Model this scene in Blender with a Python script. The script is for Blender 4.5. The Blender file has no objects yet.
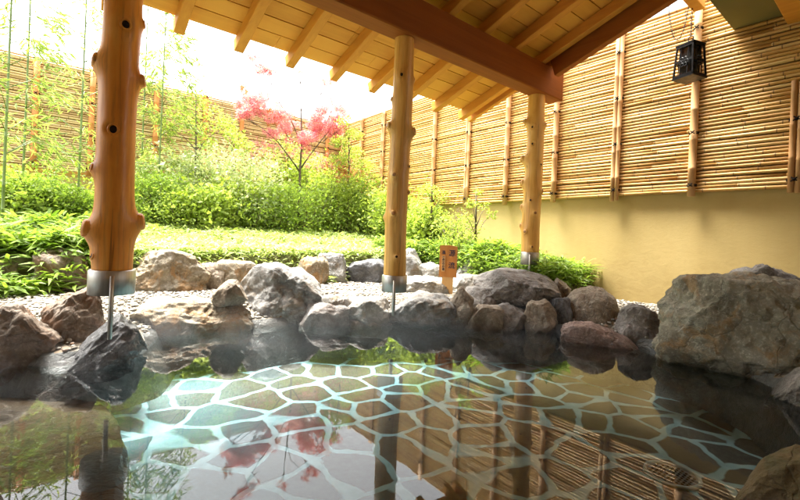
import bpy, bmesh, math, random
import numpy as np
from mathutils import Vector, Matrix, noise

SC = bpy.context.scene
COL = SC.collection
rnd = random.Random(7)

# ------------------------------------------------------------------ camera
# building axes: X runs along the main beam, Y along the plastered wall, z = 0 is the water
F_PX, YAW, ROLL, CY, EYE = 418.7, math.radians(51.18), math.radians(2.44), 237.4, 0.70
fw = Vector((math.cos(YAW), math.sin(YAW), 0))
r0 = Vector((math.sin(YAW), -math.cos(YAW), 0)); u0 = Vector((0, 0, 1))
RT = r0*math.cos(ROLL) + u0*math.sin(ROLL)
UP = -r0*math.sin(ROLL) + u0*math.cos(ROLL)
cam_d = bpy.data.cameras.new('camera'); cam = bpy.data.objects.new('camera', cam_d); COL.objects.link(cam)
m = Matrix((RT, UP, -fw)).transposed().to_4x4(); m.translation = Vector((0, 0, EYE))
cam.matrix_world = m
cam_d.sensor_width = 36; cam_d.lens = 36*F_PX/800; cam_d.shift_y = -(250-CY)/800
cam_d.clip_start = 0.05; cam_d.clip_end = 2000
SC.camera = cam

# ------------------------------------------------------------------ sky, sun, exposure
SUN_EL, SUN_AZ = math.radians(72), math.radians(112)      # azimuth counted from +X towards +Y
W = bpy.data.worlds.new('World'); SC.world = W; W.use_nodes = True
wt = W.node_tree; wt.nodes.clear()
sky = wt.nodes.new('ShaderNodeTexSky'); sky.sky_type = 'NISHITA'; sky.sun_disc = False
sky.sun_elevation = SUN_EL; sky.sun_rotation = math.pi/2 - SUN_AZ
sky.air_density = 1.0; sky.dust_density = 6.0; sky.ozone_density = 1.0
hs = wt.nodes.new('ShaderNodeHueSaturation'); hs.inputs['Saturation'].default_value = 0.04
bg = wt.nodes.new('ShaderNodeBackground'); bg.inputs['Strength'].default_value = 0.125
wo = wt.nodes.new('ShaderNodeOutputWorld')
wt.links.new(sky.outputs[0], hs.inputs['Color']); wt.links.new(hs.outputs[0], bg.inputs[0]); wt.links.new(bg.outputs[0], wo.inputs[0])
sd = bpy.data.lights.new('sun', 'SUN'); sd.energy = 3.0; sd.angle = math.radians(28); sd.color = (1, .94, .84)
sun = bpy.data.objects.new('sun', sd); COL.objects.link(sun)
sv = Vector((math.cos(SUN_EL)*math.cos(SUN_AZ), math.cos(SUN_EL)*math.sin(SUN_AZ), math.sin(SUN_EL)))
sun.rotation_euler = sv.to_track_quat('Z', 'Y').to_euler(); sun.location = sv*30
SC.view_settings.view_transform = 'Standard'; SC.view_settings.look = 'None'
SC.view_settings.gamma = 1; SC.view_settings.use_curve_mapping = False
SC.view_settings.exposure = 2.95
SC.render.engine = 'CYCLES'
SC.cycles.max_bounces = 10; SC.cycles.diffuse_bounces = 5; SC.cycles.glossy_bounces = 4
SC.cycles.transparent_max_bounces = 24; SC.cycles.transmission_bounces = 6

# ------------------------------------------------------------------ helpers
def ray(x, y): return fw + RT*((x-400)/F_PX) - UP*((y-CY)/F_PX)
def onX(x, y, X): d = ray(x, y); t = X/d.x; return Vector((X, t*d.y, EYE+t*d.z))
def onY(x, y, Y): d = ray(x, y); t = Y/d.y; return Vector((t*d.x, Y, EYE+t*d.z))
def onZ(x, y, Z): d = ray(x, y); t = (Z-EYE)/d.z; return Vector((t*d.x, t*d.y, Z))
def onT(x, y, t): d = ray(x, y); return Vector((0, 0, EYE)) + d*t
def depth(p): return (Vector(p)-Vector((0, 0, EYE))).dot(fw)

def tag(o, label=None, cat=None, group=None, kind=None):
    if label: o['label'] = label
    if cat: o['category'] = cat
    if group: o['group'] = group
    if kind: o['kind'] = kind
    return o
def empty(name, loc=(0, 0, 0), rz=0, **k):
    o = bpy.data.objects.new(name, None); COL.objects.link(o); o.location = loc; o.rotation_euler[2] = rz
    o.empty_display_size = .1
    return tag(o, **k)

class MB:
    def __init__(s): s.v = []; s.f = []; s.n = 0
    def add(s, v, f):
        v = np.asarray(v, float).reshape(-1, 3)
        s.v.append(v); s.f.extend([tuple(i+s.n for i in q) for q in f]); s.n += len(v)
    def box(s, c, size, R=None, bevel=0.0):
        hx, hy, hz = [a/2 for a in size]; b = min(bevel, hx*.9, hy*.9, hz*.9)
        if b <= 0:
            v = np.array([(x, y, z) for z in (-hz, hz) for x, y in ((-hx, -hy), (hx, -hy), (hx, hy), (-hx, hy))])
            f = [(3, 2, 1, 0), (4, 5, 6, 7), (0, 1, 5, 4), (1, 2, 6, 5), (2, 3, 7, 6), (3, 0, 4, 7)]
        else:
            v = []; f = []
            for sx in (-1, 1):
                for sy in (-1, 1):
                    for sz in (-1, 1):
                        v += [(sx*hx, sy*(hy-b), sz*(hz-b)), (sx*(hx-b), sy*hy, sz*(hz-b)), (sx*(hx-b), sy*(hy-b), sz*hz)]
            idx = lambda sx, sy, sz, k: (((sx > 0)*4+(sy > 0)*2+(sz > 0))*3+k)
            for k in range(3):
                for sg in (-1, 1):
                    q = []
                    for a, c2 in ((-1, -1), (1, -1), (1, 1), (-1, 1)):
                        t = [0, 0, 0]; t[k] = sg; t[(k+1) % 3] = a; t[(k+2) % 3] = c2; q.append(idx(*t, k))
                    f.append(tuple(q if sg > 0 else q[::-1]))
            for k in range(3):
                i, j = (k+1) % 3, (k+2) % 3
                for a in (-1, 1):
                    for c2 in (-1, 1):
                        q = []
                        for t3, kk in ((-1, i), (1, i), (1, j), (-1, j)):
                            t = [0, 0, 0]; t[k] = t3; t[i] = a; t[j] = c2; q.append(idx(*t, kk))
                        f.append(tuple(q if a*c2 > 0 else q[::-1]))
            for sx in (-1, 1):
                for sy in (-1, 1):
                    for sz in (-1, 1):
                        q = [idx(sx, sy, sz, k) for k in range(3)]; f.append(tuple(q if sx*sy*sz > 0 else q[::-1]))
            v = np.array(v, float)
        if R is not None: v = v @ np.array(R.to_3x3().transposed())
        s.add(v+np.array(c), f)
    def tube(s, pts, rad, n=8, cap=True, off=0.0):
        pts = [Vector(p) for p in pts]; N = len(pts)
        if not hasattr(rad, '__len__'): rad = [rad]*N
        a = None; V = []
        for i, p in enumerate(pts):
            d = (pts[min(i+1, N-1)]-pts[max(i-1, 0)])
            d = d.normalized() if d.length > 1e-9 else Vector((0, 0, 1))
            if a is None: a = d.orthogonal().normalized()
            a = (a-d*a.dot(d)).normalized(); b = d.cross(a)
            for k in range(n):
                th = 2*math.pi*k/n+off; V.append(p+(a*math.cos(th)+b*math.sin(th))*rad[i])
        F = [(i*n+k, i*n+(k+1) % n, (i+1)*n+(k+1) % n, (i+1)*n+k) for i in range(N-1) for k in range(n)]
        if cap: F += [tuple(range(n))[::-1], tuple((N-1)*n+k for k in range(n))]
        s.add([tuple(p) for p in V], F)
    def build(s, name, mat, parent=None, smooth=False, origin=None, **k):
        me = bpy.data.meshes.new(name)
        v = np.concatenate(s.v) if s.v else np.zeros((0, 3))
        if parent is not None:
            mi = Matrix.Translation(parent_world(parent)).inverted(); v = v+np.array(mi.translation)
        o = bpy.data.objects.new(name, me)
        if origin is not None:
            v = v-np.array(origin); o.location = origin
        fill(me, v, s.f, smooth)
        me.materials.append(mat)
        COL.objects.link(o)
        if parent is not None: o.parent = parent
        return tag(o, **k)
def parent_world(p):
    t = Vector((0, 0, 0))
    while p is not None: t += p.location; p = p.parent
    return t
def fill(me, v, f, smooth=False):
    v = np.asarray(v, dtype=np.float32)
    if isinstance(f, np.ndarray):
        nf, k = f.shape; loops = f.ravel(); tot = np.full(nf, k); 
    else:
        tot = np.array([len(q) for q in f]); loops = np.array([i for q in f for i in q]); nf = len(f)
    me.vertices.add(len(v)); me.vertices.foreach_set('co', v.ravel())
    me.loops.add(len(loops)); me.loops.foreach_set('vertex_index', loops.astype(np.int32))
    me.polygons.add(nf)
    st = np.concatenate([[0], np.cumsum(tot)[:-1]]).astype(np.int32)
    me.polygons.foreach_set('loop_start', st)
    me.polygons.foreach_set('use_smooth', np.full(nf, smooth, dtype=bool))
    me.update(calc_edges=True); me.validate()
def mesh_obj(name, v, f, mat, smooth=False, parent=None, **k):
    me = bpy.data.meshes.new(name); fill(me, v, f, smooth); me.materials.append(mat)
    o = bpy.data.objects.new(name, me); COL.objects.link(o)
    if parent is not None:
        o.parent = parent; o.location = -parent_world(parent)
    return tag(o, **k)

# ------------------------------------------------------------------ materials
class NT:
    def __init__(s, name):
        s.m = bpy.data.materials.new(name); s.m.use_nodes = True; s.t = s.m.node_tree; s.t.nodes.clear()
        s.out = s.t.nodes.new('ShaderNodeOutputMaterial')
    def n(s, ty, **k):
        o = s.t.nodes.new('ShaderNode'+ty)
        for a, b in k.items():
            if hasattr(o, a) and not isinstance(b, tuple): setattr(o, a, b)
        return o
    def l(s, a, b): s.t.links.new(a, b)
    def coord(s, scale=(1, 1, 1), which='Object', rot=(0, 0, 0)):
        tc = s.n('TexCoord'); mp = s.n('Mapping'); mp.inputs['Scale'].default_value = scale; mp.inputs['Rotation'].default_value = rot
        s.l(tc.outputs[which], mp.inputs[0]); return mp.outputs[0]
    def world(s, scale=(1, 1, 1)):
        g = s.n('NewGeometry'); mp = s.n('Mapping'); mp.inputs['Scale'].default_value = scale
        s.l(g.outputs['Position'], mp.inputs[0]); return mp.outputs[0]
    def noise(s, vec, scale, detail=4, rough=.55, dist=0):
        o = s.n('TexNoise'); o.inputs['Scale'].default_value = scale; o.inputs['Detail'].default_value = detail
        o.inputs['Roughness'].default_value = rough; o.inputs['Distortion'].default_value = dist; s.l(vec, o.inputs['Vector']); return o.outputs['Fac']
    def ramp(s, fac, stops, interp='LINEAR'):
        o = s.n('ValToRGB'); e = o.color_ramp.elements; o.color_ramp.interpolation = interp
        while len(e) < len(stops): e.new(.5)
        for i, (p, c) in enumerate(stops):
            e[i].position = p; e[i].color = (c, c, c, 1) if not hasattr(c, '__len__') else (*c, 1)
        s.l(fac, o.inputs[0]); return o.outputs[0]
    def mix(s, fac, a, b, mode='MIX'):
        o = s.n('Mix'); o.data_type = 'RGBA'; o.blend_type = mode
        for sock, v in ((o.inputs[0], fac), (o.inputs[6], a), (o.inputs[7], b)):
            if hasattr(v, 'is_linked') or hasattr(v, 'links'): s.l(v, sock)
            elif hasattr(v, '__len__'): sock.default_value = (*v, 1)
            else: sock.default_value = v
        return o.outputs[2]
    def math(s, op, a, b=0.0, clamp=False):
        o = s.n('Math'); o.operation = op; o.use_clamp = clamp
        for sock, v in ((o.inputs[0], a), (o.inputs[1], b)):
            if hasattr(v, 'links'): s.l(v, sock)
            else: sock.default_value = v
        return o.outputs[0]
    def bump(s, h, strength=.4, dist=.01, normal=None):
        o = s.n('Bump'); o.inputs['Strength'].default_value = strength; o.inputs['Distance'].default_value = dist
        s.l(h, o.inputs['Height'])
        if normal is not None: s.l(normal, o.inputs['Normal'])
        return o.outputs[0]
    def pbr(s, col, rough=.6, normal=None, spec=.5, metal=0, coat=0):
        p = s.n('BsdfPrincipled')
        for nm, v in (('Base Color', col), ('Roughness', rough), ('Specular IOR Level', spec), ('Metallic', metal), ('Coat Weight', coat)):
            if hasattr(v, 'links'): s.l(v, p.inputs[nm])
            elif hasattr(v, '__len__'): p.inputs[nm].default_value = (*v, 1)
            else: p.inputs[nm].default_value = v
        if normal is not None: s.l(normal, p.inputs['Normal'])
        s.l(p.outputs[0], s.out.inputs[0]); return p

def wood(name, a, b, axis='X', rough=.65, grain=26, spec=.18):
    t = NT(name); sc = {'X': (1.2, grain, grain), 'Y': (grain, 1.2, grain), 'Z': (grain, grain, 1.2)}[axis]
    v = t.world(sc); g = t.noise(v, 1.0, 5, .6, .6)
    big = t.noise(t.world((1, 1, 1)), 2.3, 3)
    isl = t.n('NewGeometry').outputs['Random Per Island']
    isl = t.math('MULTIPLY', isl, 1.5)
    f = t.math('ADD', t.math('MULTIPLY', g, .65), t.math('ADD', t.math('MULTIPLY', big, .3), t.math('MULTIPLY', isl, .25)))
    c = t.ramp(f, [(.32, b), (.78, a)])
    t.pbr(c, rough, t.bump(g, .25, .004), spec); return t.m
def rock_mat(name, c1, c2, c3, stain=None, rough=.75, speck=.25, seed=0, scale=1.0, wet=None):
    t = NT(name); v = t.coord((scale,)*3)
    mp = t.n('Mapping'); mp.inputs['Location'].default_value = (seed*3.1, seed*1.7, seed); t.l(v, mp.inputs[0]); v = mp.outputs[0]
    n1 = t.noise(v, 3.2, 8, .62, .4); n2 = t.noise(v, 14, 8, .7); n3 = t.noise(v, 60, 5, .7)
    c = t.ramp(n1, [(.34, c1), (.5, c2), (.66, c3)])
    c = t.mix(t.math('MULTIPLY', t.ramp(n2, [(.42, 0.0), (.62, 1.0)]), .55), c, tuple(x*.55 for x in c2))
    c = t.mix(t.math('MULTIPLY', t.ramp(n3, [(.52, 0.0), (.66, 1.0)]), speck), c, tuple(min(1, x*1.9+.05) for x in c3))
    if stain:
        ns = t.noise(v, 5.5, 6, .65, .8); c = t.mix(t.math('MULTIPLY', t.ramp(ns, [(.52, 0.0), (.64, 1.0)]), .75), c, stain)
    vo = t.n('TexVoronoi'); vo.feature = 'DISTANCE_TO_EDGE'; vo.inputs['Scale'].default_value = 5.0
    dv = t.n('VectorMath'); dv.operation = 'MULTIPLY_ADD'; nn = t.n('TexNoise'); nn.inputs['Scale'].default_value = 5; nn.inputs['Detail'].default_value = 5
    t.l(v, nn.inputs['Vector']); t.l(nn.outputs['Color'], dv.inputs[0]); dv.inputs[1].default_value = (.35,)*3; t.l(v, dv.inputs[2]); t.l(dv.outputs[0], vo.inputs['Vector'])
    crack = t.ramp(vo.outputs['Distance'], [(0, 0.0), (.035, 1.0)])
    c = t.mix(t.math('MULTIPLY', t.math('SUBTRACT', 1.0, crack), .3), c, tuple(x*.35 for x in c1))
    h = t.math('ADD', t.math('MULTIPLY', n1, 1.2), t.math('ADD', t.math('MULTIPLY', n2, .55), t.math('ADD', t.math('MULTIPLY', n3, .16), t.math('MULTIPLY', crack, .10))))
    # the waterline keeps a wet, glossier and darker foot on every bank rock (a real tide mark, z below 5 cm)
    g = t.n('NewGeometry'); sx = t.n('SeparateXYZ'); t.l(g.outputs['Position'], sx.inputs[0])
    wv = t.math('ADD', sx.outputs[2], t.math('MULTIPLY', n2, -.10))
    mr = t.n('MapRange'); mr.inputs['From Min'].default_value = .04; mr.inputs['From Max'].default_value = -.03; t.l(wv, mr.inputs['Value'])
    wf = mr.outputs[0] if wet is None else t.math('MAXIMUM', mr.outputs[0], wet)
    c = t.mix(wf, c, t.mix(1.0, c, (.52, .50, .47), 'MULTIPLY'))
    r = t.math('SUBTRACT', rough, t.math('MULTIPLY', wf, .45))
    t.pbr(c, r, t.bump(h, .9, .035), .5); return t.m
def leaf_mat(name, dark, light, trans=.5, rough=.5, accent=None):
    t = NT(name); isl = t.n('NewGeometry').outputs['Random Per Island']
    big = t.noise(t.world(), 3.0, 2)
    f = t.math('ADD', t.math('MULTIPLY', isl, .6), t.math('MULTIPLY', big, .5))
    st = [(.2, dark), (.75, light)]
    if accent: st.append((.97, accent))
    c = t.ramp(f, st)
    p = t.pbr(c, rough, None, .4)
    tr = t.n('BsdfTranslucent'); t.l(t.mix(1.0, c, (1.0, 1.0, .55), 'MULTIPLY'), tr.inputs[0])
    mx = t.n('MixShader'); mx.inputs[0].default_value = trans
    t.l(p.outputs[0], mx.inputs[1]); t.l(tr.outputs[0], mx.inputs[2]); t.l(mx.outputs[0], t.out.inputs[0]); return t.m

M = {}
M['beam'] = wood('cedar_beam', (.34, .10, .012), (.20, .055, .006), 'X')
M['rafter'] = wood('cedar_rafter', (.72, .35, .055), (.52, .21, .03), 'Y')
t = None
M['board'] = wood('cedar_board', (.78, .40, .065), (.56, .25, .035), 'X', grain=14)
M['verge'] = wood('cedar_verge', (.36, .12, .018), (.24, .07, .01), 'Y')
t = NT('roof_skin'); t.pbr((.03, .03, .03), .9); M['skin'] = t.m
M['unseen_wall'] = wood('cedar_wall', (.44, .36, .26), (.34, .27, .18), 'Z')
# polished log
for key_, cols_ in (('log', ((.60, .19, .018), (.82, .32, .035), (.88, .45, .08))), ('log_pale', ((.66, .31, .05), (.84, .47, .11), (.90, .60, .20)))):
    t = NT('polished_'+key_); v = t.coord((7, 7, 1.1)); g = t.noise(v, 2.2, 6, .6, .7); b = t.noise(t.coord(), 3.5, 4)
    c = t.ramp(t.math('ADD', t.math('MULTIPLY', g, .6), t.math('MULTIPLY', b, .4)), [(.3, cols_[0]), (.5, cols_[1]), (.7, cols_[2])])
    fine = t.noise(t.coord((42, 42, 1.4)), 1.5, 5, .65, .3); c = t.mix(t.math('MULTIPLY', t.ramp(fine, [(.50, 0.0), (.66, 1.0)]), .5), c, (.38, .13, .02))
    ck = t.noise(t.coord((16, 16, .5)), 1.7, 3, .5, .2); ckf = t.ramp(ck, [(.335, 1.0), (.35, 0.0)]); c = t.mix(t.math('MULTIPLY', ckf, .55), c, (.14, .045, .01))
    t.pbr(c, t.ramp(b, [(.3, .38), (.7, .55)]), t.bump(t.math('SUBTRACT', g, t.math('ADD', ckf, t.math('MULTIPLY', fine, .3))), .2, .006), .45, coat=.12); M[key_] = t.m
t = NT('knot_wood'); v = t.coord(); g = t.noise(v, 22, 4); c = t.ramp(g, [(.35, (.20, .08, .02)), (.65, (.48, .22, .06))]); t.pbr(c, .5, t.bump(g, .4, .004)); M['knot'] = t.m
t = NT('knot_core'); t.pbr((.018, .01, .007), .8); M['knot_dark'] = t.m
t = NT('brushed_steel'); v = t.coord((60, 60, 3)); g = t.noise(v, 2, 3); t.pbr(t.ramp(g, [(.3, (.42, .41, .38)), (.7, (.56, .55, .52))]), t.ramp(g, [(.3, .42), (.7, .58)]), None, .5, 1.0); M['steel'] = t.m
# plaster
t = NT('ochre_plaster'); v = t.world(); n1 = t.noise(v, 1.3, 4); n2 = t.noise(v, 60, 4)
n3 = t.noise(t.world((3, 3, .35)), 2.2, 5, .6)
n4 = t.noise(t.world((1.2, 1.2, 2.6)), 7, 6, .7, 1.2)
c = t.ramp(t.math('ADD', t.math('MULTIPLY', n1, .5), t.math('ADD', t.math('MULTIPLY', n3, .3), t.math('MULTIPLY', n4, .25))), [(.3, (.48, .35, .135)), (.7, (.58, .45, .195))])
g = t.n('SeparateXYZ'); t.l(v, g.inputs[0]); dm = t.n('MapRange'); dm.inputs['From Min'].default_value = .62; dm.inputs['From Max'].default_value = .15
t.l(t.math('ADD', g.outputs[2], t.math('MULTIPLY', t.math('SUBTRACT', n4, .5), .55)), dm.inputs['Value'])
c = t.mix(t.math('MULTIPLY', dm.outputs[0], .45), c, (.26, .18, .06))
t.pbr(c, .85, t.bump(t.math('ADD', t.math('MULTIPLY', n2, .25), n4), .22, .006), .2); M['plaster'] = t.m
t = NT('olive_plaster'); v = t.world(); n1 = t.noise(v, 2, 4); t.pbr(t.ramp(n1, [(.3, (.17, .15, .055)), (.7, (.21, .19, .075))]), .9, t.bump(t.noise(v, 60, 4), .2, .002), .2); M['olive'] = t.m
# bamboo
def bamboo(name, a, b, c3, axis):
    t = NT(name); isl = t.n('NewGeometry').outputs['Random Per Island']
    sc = {'Y': (40, 2, 40), 'X': (2, 40, 40), 'Z': (40, 40, 2)}[axis]
    g = t.noise(t.world(sc), 1, 4); big = t.noise(t.world(), 2.2, 4, .6)
    f = t.math('ADD', t.math('MULTIPLY', isl, .45), t.math('ADD', t.math('MULTIPLY', g, .25), t.math('MULTIPLY', big, .4)))
    c = t.ramp(f, [(.25, a), (.55, b), (.85, c3)])
    t.pbr(c, .5, t.bump(g, .1, .002), .35); return t.m
M['slatY'] = bamboo('split_bamboo', (.42, .20, .045), (.64, .38, .11), (.74, .50, .20), 'Y')
M['slatX'] = bamboo('aged_split_bamboo', (.42, .26, .11), (.64, .46, .22), (.74, .60, .36), 'X')
M['culm'] = bamboo('bamboo_culm', (.46, .22, .08), (.58, .33, .14), (.68, .44, .22), 'Z')
M['culm_red'] = bamboo('reddish_culm', (.50, .16, .04), (.60, .24, .07), (.66, .32, .11), 'Z')
t = NT('gap_shade'); t.pbr((.32, .18, .07), .9); M['gap_shade'] = t.m  # flat brown standing in for the shade in the slat gaps
t = NT('bamboo_node'); t.pbr((.14, .07, .025), .6); M['node'] = t.m
t = NT('black_cord'); t.pbr((.010, .009, .008), 1.0, None, .1); M['cord'] = t.m
t = NT('black_iron'); v = t.coord(); g = t.noise(v, 40, 4); t.pbr((.012, .012, .013), t.ramp(g, [(.3, .3), (.7, .5)]), t.bump(g, .2, .002), .5, .6); M['iron'] = t.m
t = NT('frosted_glass'); t.pbr((.03, .03, .03), .12, None, .6); M['lampglass'] = t.m
# gravel
t = NT('gravel'); v = t.world((.65, .65, .65))
vo = t.n('TexVoronoi'); vo.inputs['Scale'].default_value = 38; t.l(v, vo.inputs['Vector'])
ve = t.n('TexVoronoi'); ve.feature = 'DISTANCE_TO_EDGE'; ve.inputs['Scale'].default_value = 38; t.l(v, ve.inputs['Vector'])
sx = t.n('SeparateColor'); t.l(vo.outputs['Color'], sx.inputs[0])
c = t.ramp(sx.outputs[0], [(0, (.09, .075, .05)), (.4, (.16, .14, .11)), (.8, (.25, .23, .19)), (1, (.15, .10, .055))])
e = t.ramp(ve.outputs['Distance'], [(0, 0.0), (.12, 1.0)])
c = t.mix(e, (.16, .13, .09), c); c = t.mix(t.ramp(t.noise(v, 2.5, 3), [(.35, 0.0), (.75, .35)]), c, (.34, .29, .2))
t.pbr(c, .8, t.bump(t.math('ADD', e, t.math('MULTIPLY', t.noise(v, 6, 3), .6)), .9, .012)); M['gravel'] = t.m
t = NT('soil'); v = t.world(); n1 = t.noise(v, 9, 8, .7); t.pbr(t.ramp(n1, [(.3, (.05, .045, .02)), (.7, (.12, .12, .04))]), .95, t.bump(n1, .8, .03)); M['soil'] = t.m
t = NT('terrain'); v = t.world(); n1 = t.noise(v, .2, 6); t.pbr(t.ramp(n1, [(.3, (.05, .07, .025)), (.7, (.09, .10, .04))]), .95); M['terrain'] = t.m
# crazy paving under water: flat stones in pale blue mortar
t = NT('crazy_paving'); v0 = t.world()
nn = t.n('TexNoise'); nn.inputs['Scale'].default_value = 2.6; nn.inputs['Detail'].default_value = 3; t.l(v0, nn.inputs['Vector'])
dv = t.n('VectorMath'); dv.operation = 'MULTIPLY_ADD'; t.l(nn.outputs['Color'], dv.inputs[0]); dv.inputs[1].default_value = (.16, .16, 0); t.l(v0, dv.inputs[2])
vo = t.n('TexVoronoi'); vo.voronoi_dimensions = '2D'; vo.inputs['Scale'].default_value = 4.3; vo.inputs['Randomness'].default_value = .9; t.l(dv.outputs[0], vo.inputs['Vector'])
ve = t.n('TexVoronoi'); ve.voronoi_dimensions = '2D'; ve.feature = 'DISTANCE_TO_EDGE'; ve.inputs['Scale'].default_value = 4.3; ve.inputs['Randomness'].default_value = .9; t.l(dv.outputs[0], ve.inputs['Vector'])
v2 = t.n('TexVoronoi'); v2.voronoi_dimensions = '2D'; v2.feature = 'F2'; v2.inputs['Scale'].default_value = 4.3; v2.inputs['Randomness'].default_value = .9; t.l(dv.outputs[0], v2.inputs['Vector'])
f21 = t.math('SUBTRACT', v2.outputs['Distance'], vo.outputs['Distance'])
wid_ = t.math('ADD', .6, t.math('MULTIPLY', t.noise(v0, 3.3, 3), .8))
wob = t.math('ADD', t.math('MULTIPLY', t.math('DIVIDE', f21, wid_), .55), t.math('MULTIPLY', t.math('SUBTRACT', t.noise(v0, 14, 4), .5), .05))
gm = t.ramp(wob, [(.055, 0.0), (.085, 1.0)])
sc = t.n('SeparateColor'); t.l(vo.outputs['Color'], sc.inputs[0])
st = t.ramp(sc.outputs[0], [(0, (.03, .026, .02)), (.35, (.06, .045, .03)), (.7, (.10, .07, .045)), (1, (.05, .06, .055))])
st = t.mix(t.ramp(t.noise(v0, 22, 6, .7), [(.35, 0.0), (.7, .6)]), st, (.12, .12, .10))
gpos = t.n('SeparateXYZ'); t.l(v0, gpos.inputs[0])
bl = t.n('MapRange'); bl.inputs['From Min'].default_value = .95; bl.inputs['From Max'].default_value = .25; t.l(t.math('ADD', gpos.outputs[0], t.math('MULTIPLY', t.math('SUBTRACT', sc.outputs[1], .5), .7)), bl.inputs['Value'])
st = t.mix(t.math('MULTIPLY', bl.outputs[0], .9), st, t.ramp(sc.outputs[2], [(0, (.07, .16, .20)), (1, (.14, .26, .30))]))
gr = t.ramp(t.noise(v0, 8, 5), [(.3, (.26, .48, .54)), (.5, (.40, .66, .72)), (.7, (.52, .76, .80))])
c = t.mix(gm, gr, st)
t.pbr(c, .6, t.bump(t.math('ADD', gm, t.math('MULTIPLY', t.noise(v0, 30, 5), .3)), .6, .012)); M['paving'] = t.m
# water: a smooth sheet that mirrors by the Fresnel law and lets the rest through, slightly blue green
t = NT('water'); v = t.world()
w1 = t.noise(t.world((1, 1, 1)), 5.5, 2, .5); w2 = t.noise(v, 22, 2, .5)
h = t.math('ADD', w1, t.math('MULTIPLY', w2, .15)); bn = t.bump(h, .012, .01)
fr = t.n('Fresnel'); fr.inputs['IOR'].default_value = 1.43; t.l(bn, fr.inputs['Normal'])
gl = t.n('BsdfGlossy'); gl.inputs['Roughness'].default_value = .015; gl.inputs['Color'].default_value = (1, 1, 1, 1); t.l(bn, gl.inputs['Normal'])
tr = t.n('BsdfTransparent'); tr.inputs[0].default_value = (.90, .98, .985, 1)
mx = t.n('MixShader'); t.l(fr.outputs[0], mx.inputs[0]); t.l(tr.outputs[0], mx.inputs[1]); t.l(gl.outputs[0], mx.inputs[2]); t.l(mx.outputs[0], t.out.inputs[0]); M['water'] = t.m
# rocks
M['r_grey'] = rock_mat('grey_granite', (.12, .115, .11), (.22, .215, .20), (.33, .32, .30), (.16, .11, .06), seed=1)
M['r_brown'] = rock_mat('brown_rock', (.08, .055, .035), (.18, .135, .095), (.30, .25, .20), (.18, .09, .04), seed=2)
M['r_ochre'] = rock_mat('ochre_rock', (.14, .09, .04), (.24, .20, .13), (.36, .33, .28), (.30, .16, .05), seed=3)
M['r_dark'] = rock_mat('black_rock', (.03, .03, .03), (.065, .065, .068), (.16, .16, .165), None, rough=.5, speck=.15, seed=4)
M['r_wet'] = rock_mat('wet_black_rock', (.035, .033, .03), (.08, .08, .08), (.20, .20, .21), None, rough=.35, speck=.35, seed=4.5)
M['r_moss'] = rock_mat('moss_boulder', (.17, .16, .115), (.28, .27, .20), (.38, .37, .31), (.30, .19, .08), seed=5, speck=.3)
M['r_red'] = rock_mat('reddish_rock', (.16, .10, .08), (.29, .20, .17), (.38, .30, .27), None, seed=6)
M['r_tan'] = rock_mat('tan_rock', (.15, .12, .08), (.26, .21, .15), (.36, .31, .24), (.15, .10, .06), seed=7)
M['r_pale'] = rock_mat('pale_rock', (.20, .19, .17), (.31, .30, .27), (.42, .41, .38), (.28, .21, .12), seed=8)
M['r_slab'] = rock_mat('slab_rock', (.11, .10, .09), (.20, .185, .17), (.30, .28, .26), (.10, .07, .05), seed=9)
M['r_foot'] = rock_mat('mossy_foot_rock', (.09, .065, .025), (.16, .11, .045), (.24, .17, .08), (.05, .055, .015), seed=10, speck=.1)
M['r_bank'] = rock_mat('bank_stone', (.09, .10, .10), (.15, .16, .155), (.21, .22, .21), None, seed=11)
M['r_step'] = rock_mat('submerged_stone', (.09, .04, .012), (.14, .07, .022), (.19, .10, .035), None, seed=12, speck=.1)
# foliage
M['l_azalea'] = leaf_mat('azalea_leaf', (.17, .26, .03), (.33, .47, .10), .6)
M['l_bright'] = leaf_mat('fresh_leaf', (.22, .30, .03), (.43, .55, .14), .6)
M['l_pale'] = leaf_mat('variegated_leaf', (.28, .38, .14), (.62, .68, .44), .45, accent=(.75, .76, .62))
M['l_bamboo'] = leaf_mat('bamboo_leaf', (.15, .23, .05), (.40, .50, .16), .6)
M['l_sasa'] = leaf_mat('dwarf_bamboo_leaf', (.12, .22, .025), (.32, .45, .08), .55, accent=(.40, .48, .2))
M['l_lawn'] = leaf_mat('low_grass_leaf', (.26, .34, .07), (.48, .58, .24), .5, accent=(.55, .58, .3))
M['l_maple'] = leaf_mat('red_maple_leaf', (.60, .12, .24), (.78, .38, .46), .5, accent=(.80, .46, .54))
M['l_orange'] = leaf_mat('russet_leaf', (.35, .09, .04), (.5, .2, .09), .5)
t = NT('bark'); g = t.noise(t.coord((1, 1, .3)), 30, 5); t.pbr(t.ramp(g, [(.3, (.06, .045, .03)), (.7, (.15, .12, .08))]), .9, t.bump(g, .5, .005)); M['bark'] = t.m
t = NT('green_culm'); g = t.noise(t.coord((1, 1, .3)), 12, 3); t.pbr(t.ramp(g, [(.3, (.10, .16, .04)), (.7, (.20, .27, .08))]), .4); M['gculm'] = t.m
M['sign'] = wood('sign_board', (.52, .22, .06), (.38, .14, .03), 'Z', rough=.45)
M['sign_pale'] = wood('sign_plate', (.66, .40, .16), (.55, .30, .1), 'Z')
t = NT('ink'); t.pbr((.02, .025, .05), .6); M['ink'] = t.m
t = NT('petal'); t.pbr((.75, .62, .6), .6); M['petal'] = t.m

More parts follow.
